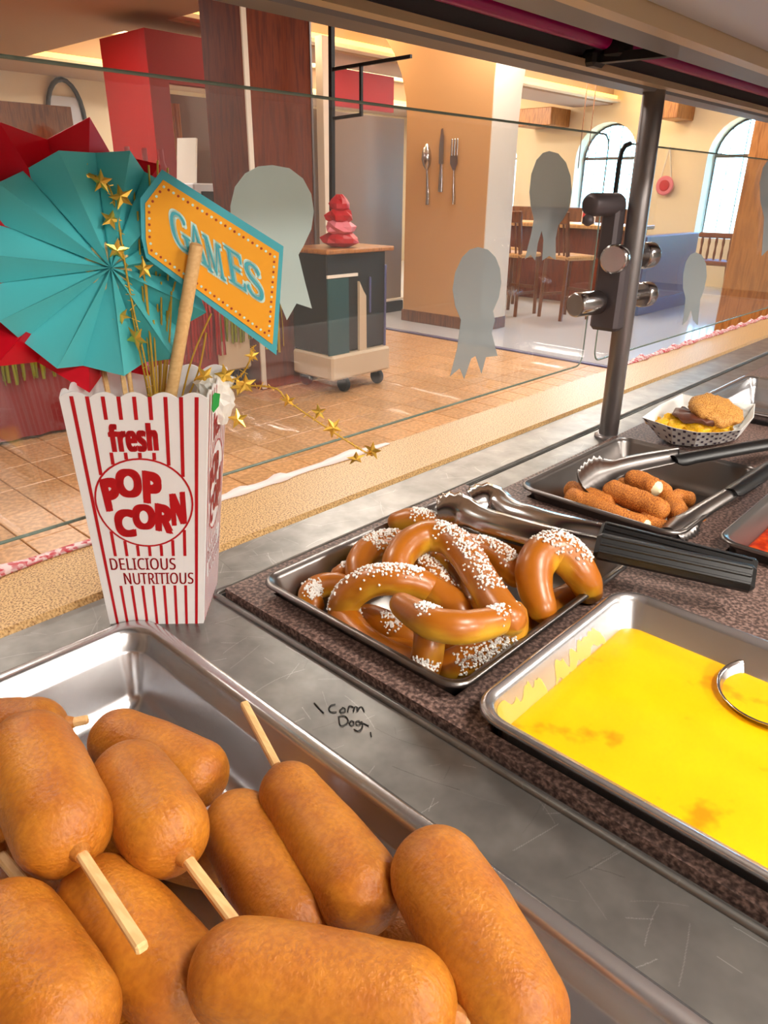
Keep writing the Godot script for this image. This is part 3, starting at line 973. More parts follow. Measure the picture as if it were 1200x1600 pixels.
func bar_area() -> void:
	var m := MB.new()
	var b := thing("bar_counter", "dark panelled bar counter with a pale top beside the chairs", "counter", Vector3(8.9, 0, -5.4))
	m.box(Vector3(8.95, 0.93, -5.35), Vector3(0.7, 0.05, 2.5), 0.01); obj("top", m, M.tanwood, b)
	m = MB.new(); m.box(Vector3(9.0, 0.45, -5.35), Vector3(0.5, 0.90, 2.36), 0.01); obj("front", m, M.darkwood, b)
	var c0 := make_chair("wooden bar chair with tan seat nearest the steel post")
	c0.position = Vector3(7.55, 0, -4.25); c0.rotation.y = deg_to_rad(70)
	var spots := [[7.4, -4.85, 88, "wooden bar chair second from the steel post, behind the frosted ribbon"], [7.85, -5.45, 95, "wooden bar chair third from the steel post"], [8.1, -6.05, 85, "wooden bar chair nearest the tan pillar"]]
	for s in spots:
		var c := c0.duplicate()
		c.name = numbered("bar_chair")
		add_child(c, true)
		c.position = Vector3(s[0], 0, s[1])
		c.rotation.y = deg_to_rad(s[2])
		c.set_meta("label", s[3])
	# small menu card on the bar
	var mc := thing("menu_card", "small white and red table card on the bar counter", "card", Vector3(8.85, 0.955, -4.75))
	m = MB.new(); m.box(Vector3(8.85, 1.03, -4.78), Vector3(0.03, 0.15, 0.18), 0.004); obj("card", m, M.whiteenamel, mc)
	m = MB.new(); m.box(Vector3(8.83, 1.055, -4.78), Vector3(0.004, 0.08, 0.15), 0.001); obj("picture", m, M.redpanel, mc)
	# booth back along the far wall, half wall, spindle chair, wood post
	m = MB.new(); m.box(Vector3(11.0, 0.55, -7.3), Vector3(0.12, 1.10, 4.4), 0.01)
	simple("window_bench", "brown oak booth back along the window wall", "booth", m, M.midwood, Vector3(11.0, 0, -7.3))
	var hw := thing("booth_end", "violet grey half wall with a blue plinth right of the steel post", "half wall", Vector3(9.15, 0, -3.78))
	m = MB.new(); m.box(Vector3(9.05, 0.45, -3.80), Vector3(1.5, 0.84, 0.14), 0.01); obj("panel", m, M.boothblue, hw)
	m = MB.new(); m.box(Vector3(9.05, 0.08, -3.79), Vector3(1.5, 0.16, 0.16), 0.005); obj("plinth", m, M.blueplinth, hw)
	var s := thing("spindle_chair", "dark wooden spindle chair under the right arched window", "chair", Vector3(11.2, 0, -4.0))
	m = MB.new(); m.box(Vector3(11.2, 0.78, -3.95), Vector3(0.06, 0.07, 0.62), 0.015); obj("top_rail", m, M.darkwood, s)
	m = MB.new(); m.box(Vector3(11.2, 0.42, -3.95), Vector3(0.45, 0.06, 0.6), 0.015); obj("seat", m, M.darkwood, s)
	for k in 6:
		m = MB.new(); m.lathe(Vector3(11.2, 0.44, -4.2 + 0.1 * k), Vector3.UP, PackedVector2Array([Vector2(0.012, 0), Vector2(0.02, 0.1), Vector2(0.012, 0.18), Vector2(0.022, 0.25), Vector2(0.012, 0.33)]), 10)
		obj("spindle", m, M.darkwood, s)
	for k in [-1, 1]:
		for q in [-1, 1]:
			m = MB.new(); m.bar(Vector3(11.2 + q * 0.18, 0, -3.95 + k * 0.26), Vector3(11.2 + q * 0.16, 0.4, -3.95 + k * 0.22), 0.045, 0.045); obj("leg", m, M.darkwood, s)
	m = MB.new(); m.box(Vector3(6.15, 1.299, -1.56), Vector3(0.7, 2.598, 0.82), 0.01)
	var wp := simple("wood_post", "broad honey oak post at the right edge beyond the glass", "post", m, M.goldwood, Vector3(6.15, 0, -1.56))
	# ceiling beam ends
	for e in [[-7.73, -7.03, "honey oak beam end under the ceiling left of the middle window"], [-5.25, -4.95, "honey oak beam end under the ceiling right of the steel post"]]:
		m = MB.new(); m.box(Vector3(11.7, 2.44, (e[0] + e[1]) * 0.5), Vector3(0.6, 0.26, e[1] - e[0]), 0.01)
		simple("beam_end", e[2], "beam", m, M.goldwood, Vector3(11.7, 2.31, (e[0] + e[1]) * 0.5))
	# hanging round sign
	var hs := thing("hanging_sign", "small red and white round sign hanging on the cream wall between windows", "sign", Vector3(11.93, 1.3, -5.2))
	m = MB.new(); m.cyl(Vector3(11.9, 1.43, -5.2), Vector3(11.93, 1.43, -5.2), 0.14, 28); obj("disc", m, M.pinkbag, hs)
	m = MB.new(); m.cyl(Vector3(11.89, 1.43, -5.2), Vector3(11.905, 1.43, -5.2), 0.08, 24); obj("centre", m, M.redpanel, hs)
	m = MB.new(); m.bar(Vector3(11.92, 1.55, -5.28), Vector3(11.96, 1.98, -5.23), 0.02, 0.012); m.bar(Vector3(11.92, 1.55, -5.12), Vector3(11.96, 1.98, -5.23), 0.02, 0.012); obj("ribbon", m, M.whitewall, hs)
	for k in 2:
		m = MB.new(); m.cyl(Vector3(9.2 + 0.4 * k, 1.6, -5.2 - 0.1 * k), Vector3(9.2 + 0.4 * k, 3.0, -5.2 - 0.1 * k), 0.006, 8)
		simple("banner_string", ["thin dark cord hanging in front of the middle window, left one", "thin dark cord hanging in front of the middle window, right one"][k], "cord", m, M.midwood, Vector3(9.2 + 0.4 * k, 1.6, -5.2))

# ---------------------------------------------------------------- serving counter
const PANX := [-0.045, 0.290, -0.602, 0.03]       # hotel pan rim
const PRETZ := [0.393, 0.714, -0.548, -0.279]
const CHEESE := [0.378, 0.645, -0.262, 0.06]
const MOZZ := [0.812, 1.130, -0.503, -0.268]
const SAUCE := [0.836, 1.12, -0.237, 0.03]
const FARPAN := [1.42, 1.74, -0.500, -0.24]

func inner(p: Array, d: float) -> Array:
	return [p[0] + d, p[1] - d, p[2] + d, p[3] - d]

func build_counter() -> void:
	var t := thing("serving_counter", "stainless steel serving counter deck around the food pans", "counter", Vector3(1.2, 0, -0.2))
	var m := MB.new()
	m.slab(-0.9, 3.4, -0.668, 0.5, 0.888, 0.900, [inner(PANX, 0.008), [0.372, 3.3, -0.585, 0.45]])
	obj("steel_deck", m, M.deck, t)
	m = MB.new()
	m.tube(PackedVector3Array([Vector3(0.366, 0.9005, 0.48), Vector3(0.366, 0.9005, -0.585), Vector3(0.372, 0.9005, -0.591), Vector3(3.3, 0.9005, -0.591)]), 0.0035, 8)
	obj("raised_bead", m, M.deck, t)
	m = MB.new()
	m.box(Vector3(1.25, 0.40, -0.12), Vector3(4.3, 0.80, 1.2), 0.005)
	obj("cabinet", m, M.whiteplastic, t)
	m = MB.new()
	m.box(Vector3(-0.88, 0.844, -0.12), Vector3(0.03, 0.088, 1.1)); m.box(Vector3(3.38, 0.844, -0.12), Vector3(0.03, 0.088, 1.1))
	m.box(Vector3(1.25, 0.844, -0.655), Vector3(4.2, 0.088, 0.02)); m.box(Vector3(1.25, 0.844, 0.47), Vector3(4.2, 0.088, 0.03))
	obj("apron", m, M.deck, t)
	m = MB.new()
	m.slab(0.376, 3.29, -0.582, 0.44, 0.884, 0.907, [inner(PRETZ, 0.012), inner(CHEESE, 0.012), inner(MOZZ, 0.012), inner(SAUCE, 0.012), inner(FARPAN, 0.012), [0.80, 3.4, -0.7, -0.532]])
	tag(obj("heated_plate", m, M.stone), "brown speckled stone warming plate that holds the small pans", "plate")
	m = MB.new()
	m.slab(0.80, 3.29, -0.582, -0.534, 0.884, 0.9, [])
	obj("steel_filler", m, M.deck, t)
	m = MB.new()
	m.box(Vector3(1.25, 0.876, -0.735), Vector3(4.3, 0.058, 0.132), 0.006)
	tag(obj("granite_ledge", m, M.granite), "tan speckled granite ledge along the back of the counter", "ledge")
	# crumpled edge of a plastic cloth showing over the ledge
	for part in [[-0.2, 0.36, 4, "crumpled pink and white plastic cloth edge behind the ledge, left of the popcorn box"], [0.41, 0.86, 7, "thin white plastic cloth edge behind the ledge, right of the popcorn box"], [1.75, 3.2, 9, "pink patterned cloth edge behind the far end of the ledge"]]:
		m = MB.new()
		var n := noise(9.0, 2, FastNoiseLite.TYPE_SIMPLEX, part[2])
		var rs := []
		var steps := int((part[1] - part[0]) / 0.012)
		for i in steps + 1:
			var x: float = part[0] + (part[1] - part[0]) * i / steps
			var k := n.get_noise_2d(x, 0.0)
			var hgt := (0.003 + 0.011 * maxf(k, 0.0)) * minf(1.0, minf(i, steps - i) * 0.25)
			rs.append(PackedVector3Array([Vector3(x, 0.80, -0.806), Vector3(x, 0.899 + hgt * 0.6, -0.803 - 0.008 * k), Vector3(x, 0.906 + hgt, -0.798), Vector3(x, 0.907 + hgt * 0.4, -0.786 + 0.006 * k), Vector3(x, 0.906, -0.784 + 0.006 * k), Vector3(x, 0.902 + hgt * 0.5, -0.796), Vector3(x, 0.80, -0.803)]))
		m.rings(rs)
		tag(obj("cloth_edge", m, M.cloth if part[2] == 7 else M.pinkcloth), part[3], "cloth")

# ---------------------------------------------------------------- sneeze guard, post, heat lamp
const GZ := -0.66

func build_guard() -> void:
	var spans := [[-0.6, 1.262, 1.0, 1.392, "long clear sneeze guard pane behind the popcorn box"], [1.31, 3.1, 1.0, 1.382, "clear sneeze guard pane right of the steel post"]]
	for s in spans:
		var t := thing("sneeze_guard", s[4], "glass pane", Vector3((s[0] + s[1]) * 0.5, s[2], GZ))
		var r := 0.02
		var pl := PackedVector2Array()
		for k in 4:
			var cx: float = s[1] - r if k == 0 or k == 3 else s[0] + r
			var cy: float = s[3] - r if k < 2 else s[2] + r
			for i in 6:
				var a := PI * 0.5 * (k + i / 5.0)
				pl.append(Vector2(cx + cos(a) * r, cy + sin(a) * r))
		var m := MB.new()
		m.prism(pl, Vector3(0, 0, GZ - 0.003), Vector3(1, 0, 0), Vector3.UP, Vector3(0, 0, 0.006))
		obj("pane", m, M.glass, t)
		m = MB.new()
		var loop := PackedVector3Array()
		for p in pl:
			loop.append(Vector3(p.x, p.y, GZ))
		loop.append(loop[0])
		m.tube(loop, 0.0011, 6, 1.6)
		obj("polished_edge", m, M.edge, t)
		if s[0] > 1.0:
			m = MB.new()
			m.tube(PackedVector3Array([Vector3(s[0] + 0.03, s[3], GZ), Vector3(s[0] + 0.012, s[3] - 0.004, GZ), Vector3(s[0] + 0.002, s[3] - 0.014, GZ), Vector3(s[0] - 0.001, s[3] - 0.03, GZ), Vector3(s[0] - 0.001, s[3] - 0.10, GZ)]), 0.0045, 8)
			obj("edge_trim", m, M.darkedge, t)
	# post with its clamp
	var p := thing("guard_post", "round steel post with clamps holding the sneeze guard", "post", Vector3(1.18, 0.9, -0.548))
	var m := MB.new()
	m.cyl(Vector3(1.18, 0.903, -0.548), Vector3(1.168, 1.45, -0.548), 0.0165, 28, 0.001)
	obj("tube", m, M.postmetal, p)
	m = MB.new()
	m.lathe(Vector3(1.18, 0.900, -0.548), Vector3.UP, PackedVector2Array([Vector2(0.024, 0), Vector2(0.024, 0.004), Vector2(0.018, 0.007)]))
	obj("foot_collar", m, M.postmetal, p)
	m = MB.new()
	m.box(Vector3(1.160, 1.15, -0.566), Vector3(0.046, 0.118, 0.05), 0.006)
	m.box(Vector3(1.150, 1.245, -0.578), Vector3(0.028, 0.09, 0.03), 0.005)
	obj("clamp_body", m, M.bracket, p)
	m = MB.new(); m.cyl(Vector3(1.072, 1.137, -0.585), Vector3(1.132, 1.137, -0.575), 0.019, 24)
	obj("glass_grip", m, M.chrome, p)
	m = MB.new(); m.cyl(Vector3(1.19, 1.142, -0.56), Vector3(1.262, 1.142, -0.55), 0.009, 16); m.cyl(Vector3(1.238, 1.142, -0.553), Vector3(1.262, 1.142, -0.55), 0.021, 24)
	obj("glass_grip", m, M.chrome, p)
	m = MB.new(); m.cyl(Vector3(1.088, 1.285, -0.590), Vector3(1.158, 1.285, -0.575), 0.017, 24, 0.006); m.lathe(Vector3(1.092, 1.262, -0.59), Vector3.UP, PackedVector2Array([Vector2(0.002, -0.008), Vector2(0.009, -0.004), Vector2(0.009, 0.004), Vector2(0.004, 0.009)]), 16)
	obj("upper_arm", m, M.bracket, p)
	m = MB.new(); m.cyl(Vector3(1.108, 1.207, -0.548), Vector3(1.128, 1.207, -0.551), 0.022, 32, 0.003); m.cyl(Vector3(1.126, 1.207, -0.551), Vector3(1.15, 1.207, -0.556), 0.015, 20)
	obj("front_knob", m, M.chrome, p)
	m = MB.new(); m.cyl(Vector3(1.17, 1.207, -0.558), Vector3(1.242, 1.207, -0.55), 0.010, 16); m.cyl(Vector3(1.215, 1.207, -0.552), Vector3(1.245, 1.207, -0.548), 0.021, 28, 0.004)
	obj("rear_knob", m, M.chrome, p)
	# overhead heat lamp
	var h := thing("heat_lamp", "long grey overhead heat lamp housing with magenta tube", "heat lamp", Vector3(1.2, 1.45, -0.45))
	var ext := func(poly: PackedVector2Array, mt: Material, called: String) -> void:
		var q := MB.new()
		q.prism(poly, Vector3(-0.9, 0, 0), Vector3(0, 0, 1), Vector3.UP, Vector3(4.3, 0, 0))
		obj(called, q, mt, h)
	ext.call(PackedVector2Array([Vector2(-0.582, 1.44), Vector2(-0.540, 1.438), Vector2(-0.536, 1.444), Vector2(-0.536, 1.52), Vector2(-0.582, 1.52)]), M.lampgrey, "rear_rail")
	ext.call(PackedVector2Array([Vector2(-0.535, 1.441), Vector2(-0.518, 1.441), Vector2(-0.518, 1.449), Vector2(-0.535, 1.449)]), M.lamptan, "reflector_lip")
	ext.call(PackedVector2Array([Vector2(-0.536, 1.486), Vector2(-0.40, 1.486), Vector2(-0.40, 1.50), Vector2(-0.536, 1.50)]), M.lampdark, "channel")
	ext.call(PackedVector2Array([Vector2(-0.412, 1.441), Vector2(-0.362, 1.441), Vector2(-0.362, 1.50), Vector2(-0.405, 1.50)]), M.lampgrey, "front_flange")
	ext.call(PackedVector2Array([Vector2(-0.361, 1.436), Vector2(-0.344, 1.436), Vector2(-0.344, 1.50), Vector2(-0.361, 1.50)]), M.lamptan, "front_lip")
	ext.call(PackedVector2Array([Vector2(-0.343, 1.452), Vector2(-0.12, 1.452), Vector2(-0.12, 1.50), Vector2(-0.343, 1.50)]), M.lamphood, "hood_panel")
	ext.call(PackedVector2Array([Vector2(-0.582, 1.502), Vector2(-0.12, 1.502), Vector2(-0.12, 1.53), Vector2(-0.582, 1.53)]), M.lampgrey, "top_cover")
	m = MB.new(); m.cyl(Vector3(-0.88, 1.468, -0.500), Vector3(3.38, 1.468, -0.500), 0.010, 16)
	obj("heater_tube", m, M.tubeglass, h)
	for x in [0.15, 0.92, 1.72, 2.5]:
		m = MB.new()
		m.bar(Vector3(x, 1.450, -0.535), Vector3(x + 0.01, 1.450, -0.415), 0.012, 0.010)
		m.box(Vector3(x, 1.450, -0.515), Vector3(0.03, 0.018, 0.02), 0.004); m.box(Vector3(x + 0.01, 1.462, -0.490), Vector3(0.03, 0.03, 0.03), 0.006)
		obj("tube_bracket", m, M.blackiron, h)

# ---------------------------------------------------------------- pans
func make_pan(called: String, label: String, p: Array, top: float, bottom: float, mt: Material, rad: float, rim := 0.012, step := true) -> Node3D:
	var t := thing(called, label, "pan", Vector3((p[0] + p[1]) * 0.5, bottom, (p[2] + p[3]) * 0.5))
	var m := MB.new()
	var rs := []
	# from the outer underside, over the rolled rim and down the inside
	var prof := [[rim + 0.020, bottom], [rim + 0.010, bottom + 0.006], [rim + 0.004, top - 0.012], [rim - 0.001, top - 0.005], [0.003, top - 0.006], [0.0, top - 0.004], [0.001, top - 0.001], [0.004, top], [rim - 0.003, top - 0.0005], [rim + 0.001, top - 0.002], [rim + 0.003, top - 0.006]]
	if step:
		prof += [[rim + 0.007, top - 0.016], [rim + 0.010, top - 0.019], [rim + 0.0115, top - 0.022]]
	prof += [[rim + 0.019, bottom + 0.016], [rim + 0.023, bottom + 0.006], [rim + 0.031, bottom + 0.0015]]
	for q in prof:
		rs.append(rrect(p[0] + q[0], p[1] - q[0], p[2] + q[0], p[3] - q[0], rad - q[0] * 0.6, q[1], 8))
	m.rings(rs)
	obj("shell", m, mt, t)
	return t

func build_pans() -> void:
	make_pan("corn_dog_pan", "deep stainless steel pan full of corn dogs", PANX, 0.908, 0.832, M.pan, 0.034)
	make_pan("pretzel_pan", "dark steel pan holding salted soft pretzels", PRETZ, 0.926, 0.870, M.darkpan, 0.022, 0.007, false)
	var c := make_pan("cheese_pan", "steel pan filled with yellow cheese sauce", CHEESE, 0.930, 0.866, M.pan, 0.03, 0.008, false)
	make_pan("mozzarella_pan", "steel pan holding breaded cheese sticks and open tongs", MOZZ, 0.926, 0.872, M.darkpan, 0.026, 0.007, false)
	make_pan("sauce_pan", "steel pan of red sauce at the right edge", SAUCE, 0.926, 0.870, M.darkpan, 0.026, 0.007, false)
	make_pan("empty_pan", "empty steel pan at the far right behind the food boat", FARPAN, 0.932, 0.870, M.pan, 0.026)
	# the sauces
	var m := MB.new()
	var q := inner(CHEESE, 0.024)
	var rs := []
	for e in [[0.003, 0.8745], [-0.0035, 0.8945], [-0.005, 0.8985], [-0.0025, 0.8998], [0.004, 0.8995], [0.05, 0.8993], [0.080, 0.8990]]:
		rs.append(rrect(q[0] + e[0], q[1] - e[0], q[2] + e[0], q[3] - e[0], 0.016, e[1], 6))
	m.rings(rs)
	tag(obj("cheese_sauce", m, M.cheese), "bright yellow cheese sauce pooled in the steel pan", "sauce")
	m = MB.new()
	q = inner(SAUCE, 0.022)
	rs = []
	for e in [[0.003, 0.8775], [-0.003, 0.8945], [0.003, 0.896], [0.06, 0.895]]:
		rs.append(rrect(q[0] + e[0], q[1] - e[0], q[2] + e[0], q[3] - e[0], 0.014, e[1], 6))
	m.rings(rs)
	tag(obj("red_sauce", m, M.sauce), "orange red tomato sauce in the pan at the right edge", "sauce")
	# cheese smears on the inner walls of the pan
	m = MB.new()
	var rng := RandomNumberGenerator.new()
	rng.seed = 33
	# the film follows the wall round the near corner, its upper edge ragged
	var wall := func(u: float, y: float) -> Vector3:
		var d := 0.0116 + (0.924 - y) / 0.042 * 0.016
		var r := 0.03 - d * 0.6
		var x0: float = CHEESE[0] + d
		var z0: float = CHEESE[2] + d
		var zl := 0.19
		if u < zl: return Vector3(x0, y, z0 + r + (zl - u))
		if u < zl + 0.04:
			var an := (u - zl) / 0.04 * PI * 0.5
			return Vector3(x0 + r - cos(an) * r, y, z0 + r - sin(an) * r)
		return Vector3(x0 + r + (u - zl - 0.04), y, z0)
	var fnz := noise(28.0, 3, FastNoiseLite.TYPE_SIMPLEX, 19)
	var prev := []
	for i in 140:
		var u := 0.40 * i / 139.0
		var amt := clampf(0.35 + 1.1 * fnz.get_noise_2d(u, 0.0) + (0.9 if u > 0.17 and u < 0.27 else 0.0), 0.0, 1.0)
		var lo := 0.8985 + 0.012 * clampf(fnz.get_noise_2d(u, 3.0), 0.0, 1.0)
		var hi := maxf(lo + 0.0005, 0.899 + 0.022 * amt)
		var cur := []
		for k in 5:
			cur.append(wall.call(u, lerpf(lo, hi, k / 4.0)))
		if i > 0 and amt > 0.12:
			for k in 4:
				m.quad(prev[k], cur[k], cur[k + 1], prev[k + 1])
		prev = cur
	tag(obj("cheese_smear", m, M.cheesefilm), "dried yellow cheese smears on the inner wall of the cheese pan", "smear", "", "stuff")
	# ladle resting in the cheese
	var t := thing("ladle", "steel ladle bowl half sunk in the cheese sauce", "ladle", Vector3(0.60, 0.90, -0.093))
	m = MB.new()
	var ctr := Vector3(0.602, 0.897, -0.093)
	rs = []
	for e in [[0.010, -0.022], [0.030, -0.016], [0.041, -0.002], [0.046, 0.010], [0.0475, 0.011], [0.0475, 0.012], [0.046, 0.0122], [0.044, 0.010], [0.039, 0.000], [0.028, -0.013], [0.010, -0.019]]:
		var r := PackedVector3Array()
		for k in 36:
			r.append(ctr + Vector3(cos(TAU * k / 36) * e[0], e[1] + cos(TAU * k / 36 - 0.6) * 0.004, sin(TAU * k / 36) * e[0]))
		rs.append(r)
	m.rings(rs)
	obj("bowl", m, M.chrome, t)
	m = MB.new(); m.tube(PackedVector3Array([ctr + Vector3(0.046, 0.012, 0.004), ctr + Vector3(0.08, 0.04, 0.006), ctr + Vector3(0.20, 0.13, 0.01)]), 0.005, 10, 0.5)
	obj("handle", m, M.chrome, t)
	m = MB.new(); m.lathe(ctr + Vector3(0, 0.001, 0), Vector3.UP, PackedVector2Array([Vector2(0.037, -0.004), Vector2(0.039, 0.0), Vector2(0.03, 0.001), Vector2(0.01, 0.0015)]), 30)
	tag(obj("scooped_cheese", m, M.cheese), "smooth yellow cheese held in the ladle bowl", "sauce")

# ---------------------------------------------------------------- corn dogs
func corn_dog(label: String, a: Vector3, b: Vector3, r: float, tip: Variant, sd: int, taper := 1.0) -> void:
	var mid := (a + b) * 0.5
	var t := thing("corn_dog", label, "corn dog", mid - Vector3(0, r, 0), "corn dogs in the deep pan")
	var m := MB.new()
	var ax := (b - a).normalized()
	var x := ax.cross(Vector3.UP).normalized()
	var y := x.cross(ax)
	var L := a.distance_to(b)
	var n := noise(14.0, 3, FastNoiseLite.TYPE_SIMPLEX_SMOOTH, sd)
	var n2 := noise(40.0, 3, FastNoiseLite.TYPE_SIMPLEX_SMOOTH, sd + 50)
	var rs := []
	var cs := []
	var N := 44
	for i in N + 1:
		var f := float(i) / N
		var s: float
		var rr: float
		# end caps take the first and last third of the rings
		if f < 0.33:
			var th := PI * 0.5 * (f / 0.33)
			s = -r * 0.98 * cos(th); rr = pow(sin(th), 0.92)
		elif f > 0.67:
			var th := PI * 0.5 * ((1.0 - f) / 0.33)
			s = L + r * 0.98 * cos(th); rr = pow(sin(th), 0.92)
		else:
			s = L * (f - 0.33) / 0.34; rr = 1.0
		var u := clampf(s / L, 0.0, 1.0)
		rr *= lerpf(1.0, taper, u) * (1.0 + 0.035 * sin(u * PI))
		var q := PackedVector3Array()
		var cc := PackedColorArray()
		for j in 36:
			var an := TAU * j / 36
			var d := x * cos(an) + y * sin(an)
			var c0 := a + ax * s
			var base := c0 + d * r * rr
			var k := 1.0 + 0.05 * n.get_noise_3dv(base) + 0.012 * n2.get_noise_3dv(base)
			q.append(c0 + d * r * rr * k)
			var w := clampf(0.5 + 0.9 * n.get_noise_3dv(base * 1.7 + Vector3(3, 1, 2)) + 0.35 * n2.get_noise_3dv(base * 1.5), 0.0, 1.0)
			cc.append(Color(0.53, 0.195, 0.016).lerp(Color(0.41, 0.122, 0.008), w))
		rs.append(q); cs.append(cc)
	m.rings(rs, true, true, cs)
	obj("batter", m, M.batter, t)
	if tip != null:
		var tp: Vector3 = tip
		var st := b + (tp - b).normalized() * r * 0.85
		m = MB.new()
		m.bar(st - (tp - st).normalized() * 0.008, tp, 0.0062, 0.0062, 0.0012)
		obj("stick", m, M.stick, t)
		m = MB.new()
		m.tube(PackedVector3Array([st - (tp - st).normalized() * 0.006, st + (tp - st).normalized() * 0.003, st + (tp - st).normalized() * 0.008]), PackedFloat32Array([0.0075, 0.0062, 0.0042]), 10)
		m.c.fill(Color(0.50, 0.19, 0.035))
		obj("batter_collar", m, M.batter, t)

func build_corn_dogs() -> void:
	corn_dog("large corn dog at the left edge with its stick over a second corn dog", Vector3(0.1087,0.9620,-0.4127), Vector3(0.0997,0.9550,-0.3492), 0.0285, Vector3(0.0900,0.9660,-0.2385), 1)
	corn_dog("corn dog lying crosswise at the far end of the pan, mostly hidden", Vector3(0.0859,0.9150,-0.5392), Vector3(0.1379,0.9150,-0.4955), 0.0245, Vector3(0.1706,0.9180,-0.4735), 2)
	corn_dog("corn dog touching the far corner of the pan", Vector3(0.1824,0.9050,-0.4468), Vector3(0.2031,0.9050,-0.3765), 0.0250, null, 3)
	corn_dog("corn dog with a broken looking stick pointing to the pan centre", Vector3(0.1527,0.9380,-0.3699), Vector3(0.1439,0.9440,-0.3120), 0.0265, Vector3(0.1362,0.9460,-0.2288), 4)
	corn_dog("corn dog lying in the centre behind the crosswise front one", Vector3(0.1954,0.9050,-0.3111), Vector3(0.1769,0.9050,-0.2327), 0.0258, null, 5)
	corn_dog("corn dog whose stick points up toward the handwritten price", Vector3(0.2076,0.9250,-0.2098), Vector3(0.2261,0.9250,-0.2908), 0.0262, Vector3(0.2586,0.9300,-0.3888), 6, 0.84)
	corn_dog("corn dog leaning on the right wall of the pan in front", Vector3(0.2334,0.9450,-0.1707), Vector3(0.2086,0.9350,-0.1038), 0.0275, null, 7)
	corn_dog("crosswise corn dog in the foreground with its stick at the right end", Vector3(0.1241,0.9400,-0.2098), Vector3(0.1698,0.9400,-0.1402), 0.0262, Vector3(0.1955,0.9400,-0.0955), 8)
	corn_dog("corn dog under the long stick in the lower left", Vector3(0.0999,0.9220,-0.3115), Vector3(0.1070,0.9150,-0.2465), 0.0270, null, 9)
	corn_dog("corn dog cut off by the lower left corner", Vector3(0.0522,0.9350,-0.3183), Vector3(0.0525,0.9350,-0.2593), 0.0290, null, 10)
	corn_dog("corn dog peeking in at the left edge with a short stick", Vector3(0.0739,0.9250,-0.4752), Vector3(0.0702,0.9250,-0.4121), 0.0260, Vector3(0.0739,0.9300,-0.3265), 11)
	corn_dog("corn dog buried under the lower left ones", Vector3(0.0799,0.8800,-0.2928), Vector3(0.0819,0.8800,-0.2345), 0.0255, null, 12)
	corn_dog("corn dog buried between the two right front ones", Vector3(0.1888,0.8720,-0.2364), Vector3(0.2267,0.8720,-0.1847), 0.0250, null, 13)
	corn_dog("corn dog at the bottom of the pan under the left ones", Vector3(0.0951,0.8620,-0.4124), Vector3(0.0952,0.8620,-0.3638), 0.0250, Vector3(0.0888,0.8750,-0.4336), 14)
	corn_dog("corn dog at the bottom of the pan under the centre ones", Vector3(0.1570,0.8620,-0.4116), Vector3(0.1902,0.8620,-0.3437), 0.0250, null, 15)

# ---------------------------------------------------------------- pretzels
func rope(m: MB, pts: PackedVector3Array, r0: float, r1: float, sd: int, salts: Array, salty: Array) -> void:
	# salty: list of [from, to] fractions of the rope that carry salt on the upper side
	var path := spline(pts, 10)
	var n := noise(22.0, 3, FastNoiseLite.TYPE_SIMPLEX_SMOOTH, sd)
	var rng := RandomNumberGenerator.new()
	rng.seed = sd * 7 + 1
	var rs := []
	var cs := []
	var prev := Vector3.ZERO
	var K := path.size()
	for i in range(-3, K + 3):
		var ii := clampi(i, 0, K - 1)
		var t := (path[mini(ii + 1, K - 1)] - path[maxi(ii - 1, 0)]).normalized()
		var x := Vector3.UP.cross(t)
		if prev != Vector3.ZERO:
			x = prev - t * prev.dot(t)
		x = x.normalized()
		prev = x
		var y := t.cross(x)
		var u := float(ii) / (K - 1)
		var r := lerpf(r1, r0, sin(clampf(u, 0.0, 1.0) * PI)) 
		var c := path[ii]
		if i < 0:
			var th := PI * 0.5 * (i + 3.0) / 3.0
			c -= t * r * cos(th); r *= maxf(sin(th), 0.02)
		elif i >= K:
			var th := PI * 0.5 * (K + 2.0 - i) / 3.0
			c += t * r * cos(th); r *= maxf(sin(th), 0.02)
		var q := PackedVector3Array()
		var cc := PackedColorArray()
		for j in 20:
			var a := TAU * j / 20
			var d := x * cos(a) + y * sin(a)
			var k := n.get_noise_3dv(c + d * r)
			q.append(c + d * r * (1.0 + 0.05 * k))
			# the crust: deep brown on the top of the rope, pale where it lay on the tray
			var top := clampf(d.y * 0.8 + 0.45 + 0.5 * k, 0.0, 1.0)
			cc.append(Color(0.66, 0.36, 0.03).lerp(Color(0.39, 0.115, 0.005), smoothstep(0.1, 0.8, top)))
		rs.append(q); cs.append(cc)
		if i >= 0 and i < K:
			for s in salty:
				if u >= s[0] and u <= s[1]:
					for k in 9:
						var a = PI * 0.5 + rng.randfn(0.0, 0.42) + (s[2] if s.size() > 2 else 0.0)
						var d := x * cos(a) + y * sin(a)
						if y.y < 0.0: d = x * cos(a) - y * sin(a)
						var bs := Basis.from_euler(Vector3(rng.randf() * TAU, rng.randf() * TAU, rng.randf() * TAU)).scaled(Vector3.ONE * rng.randf_range(0.0011, 0.0021))
						salts.append(Transform3D(bs, c + t * rng.randf_range(-0.002, 0.002) + d * r * 1.02))
	m.rings(rs, true, true, cs)

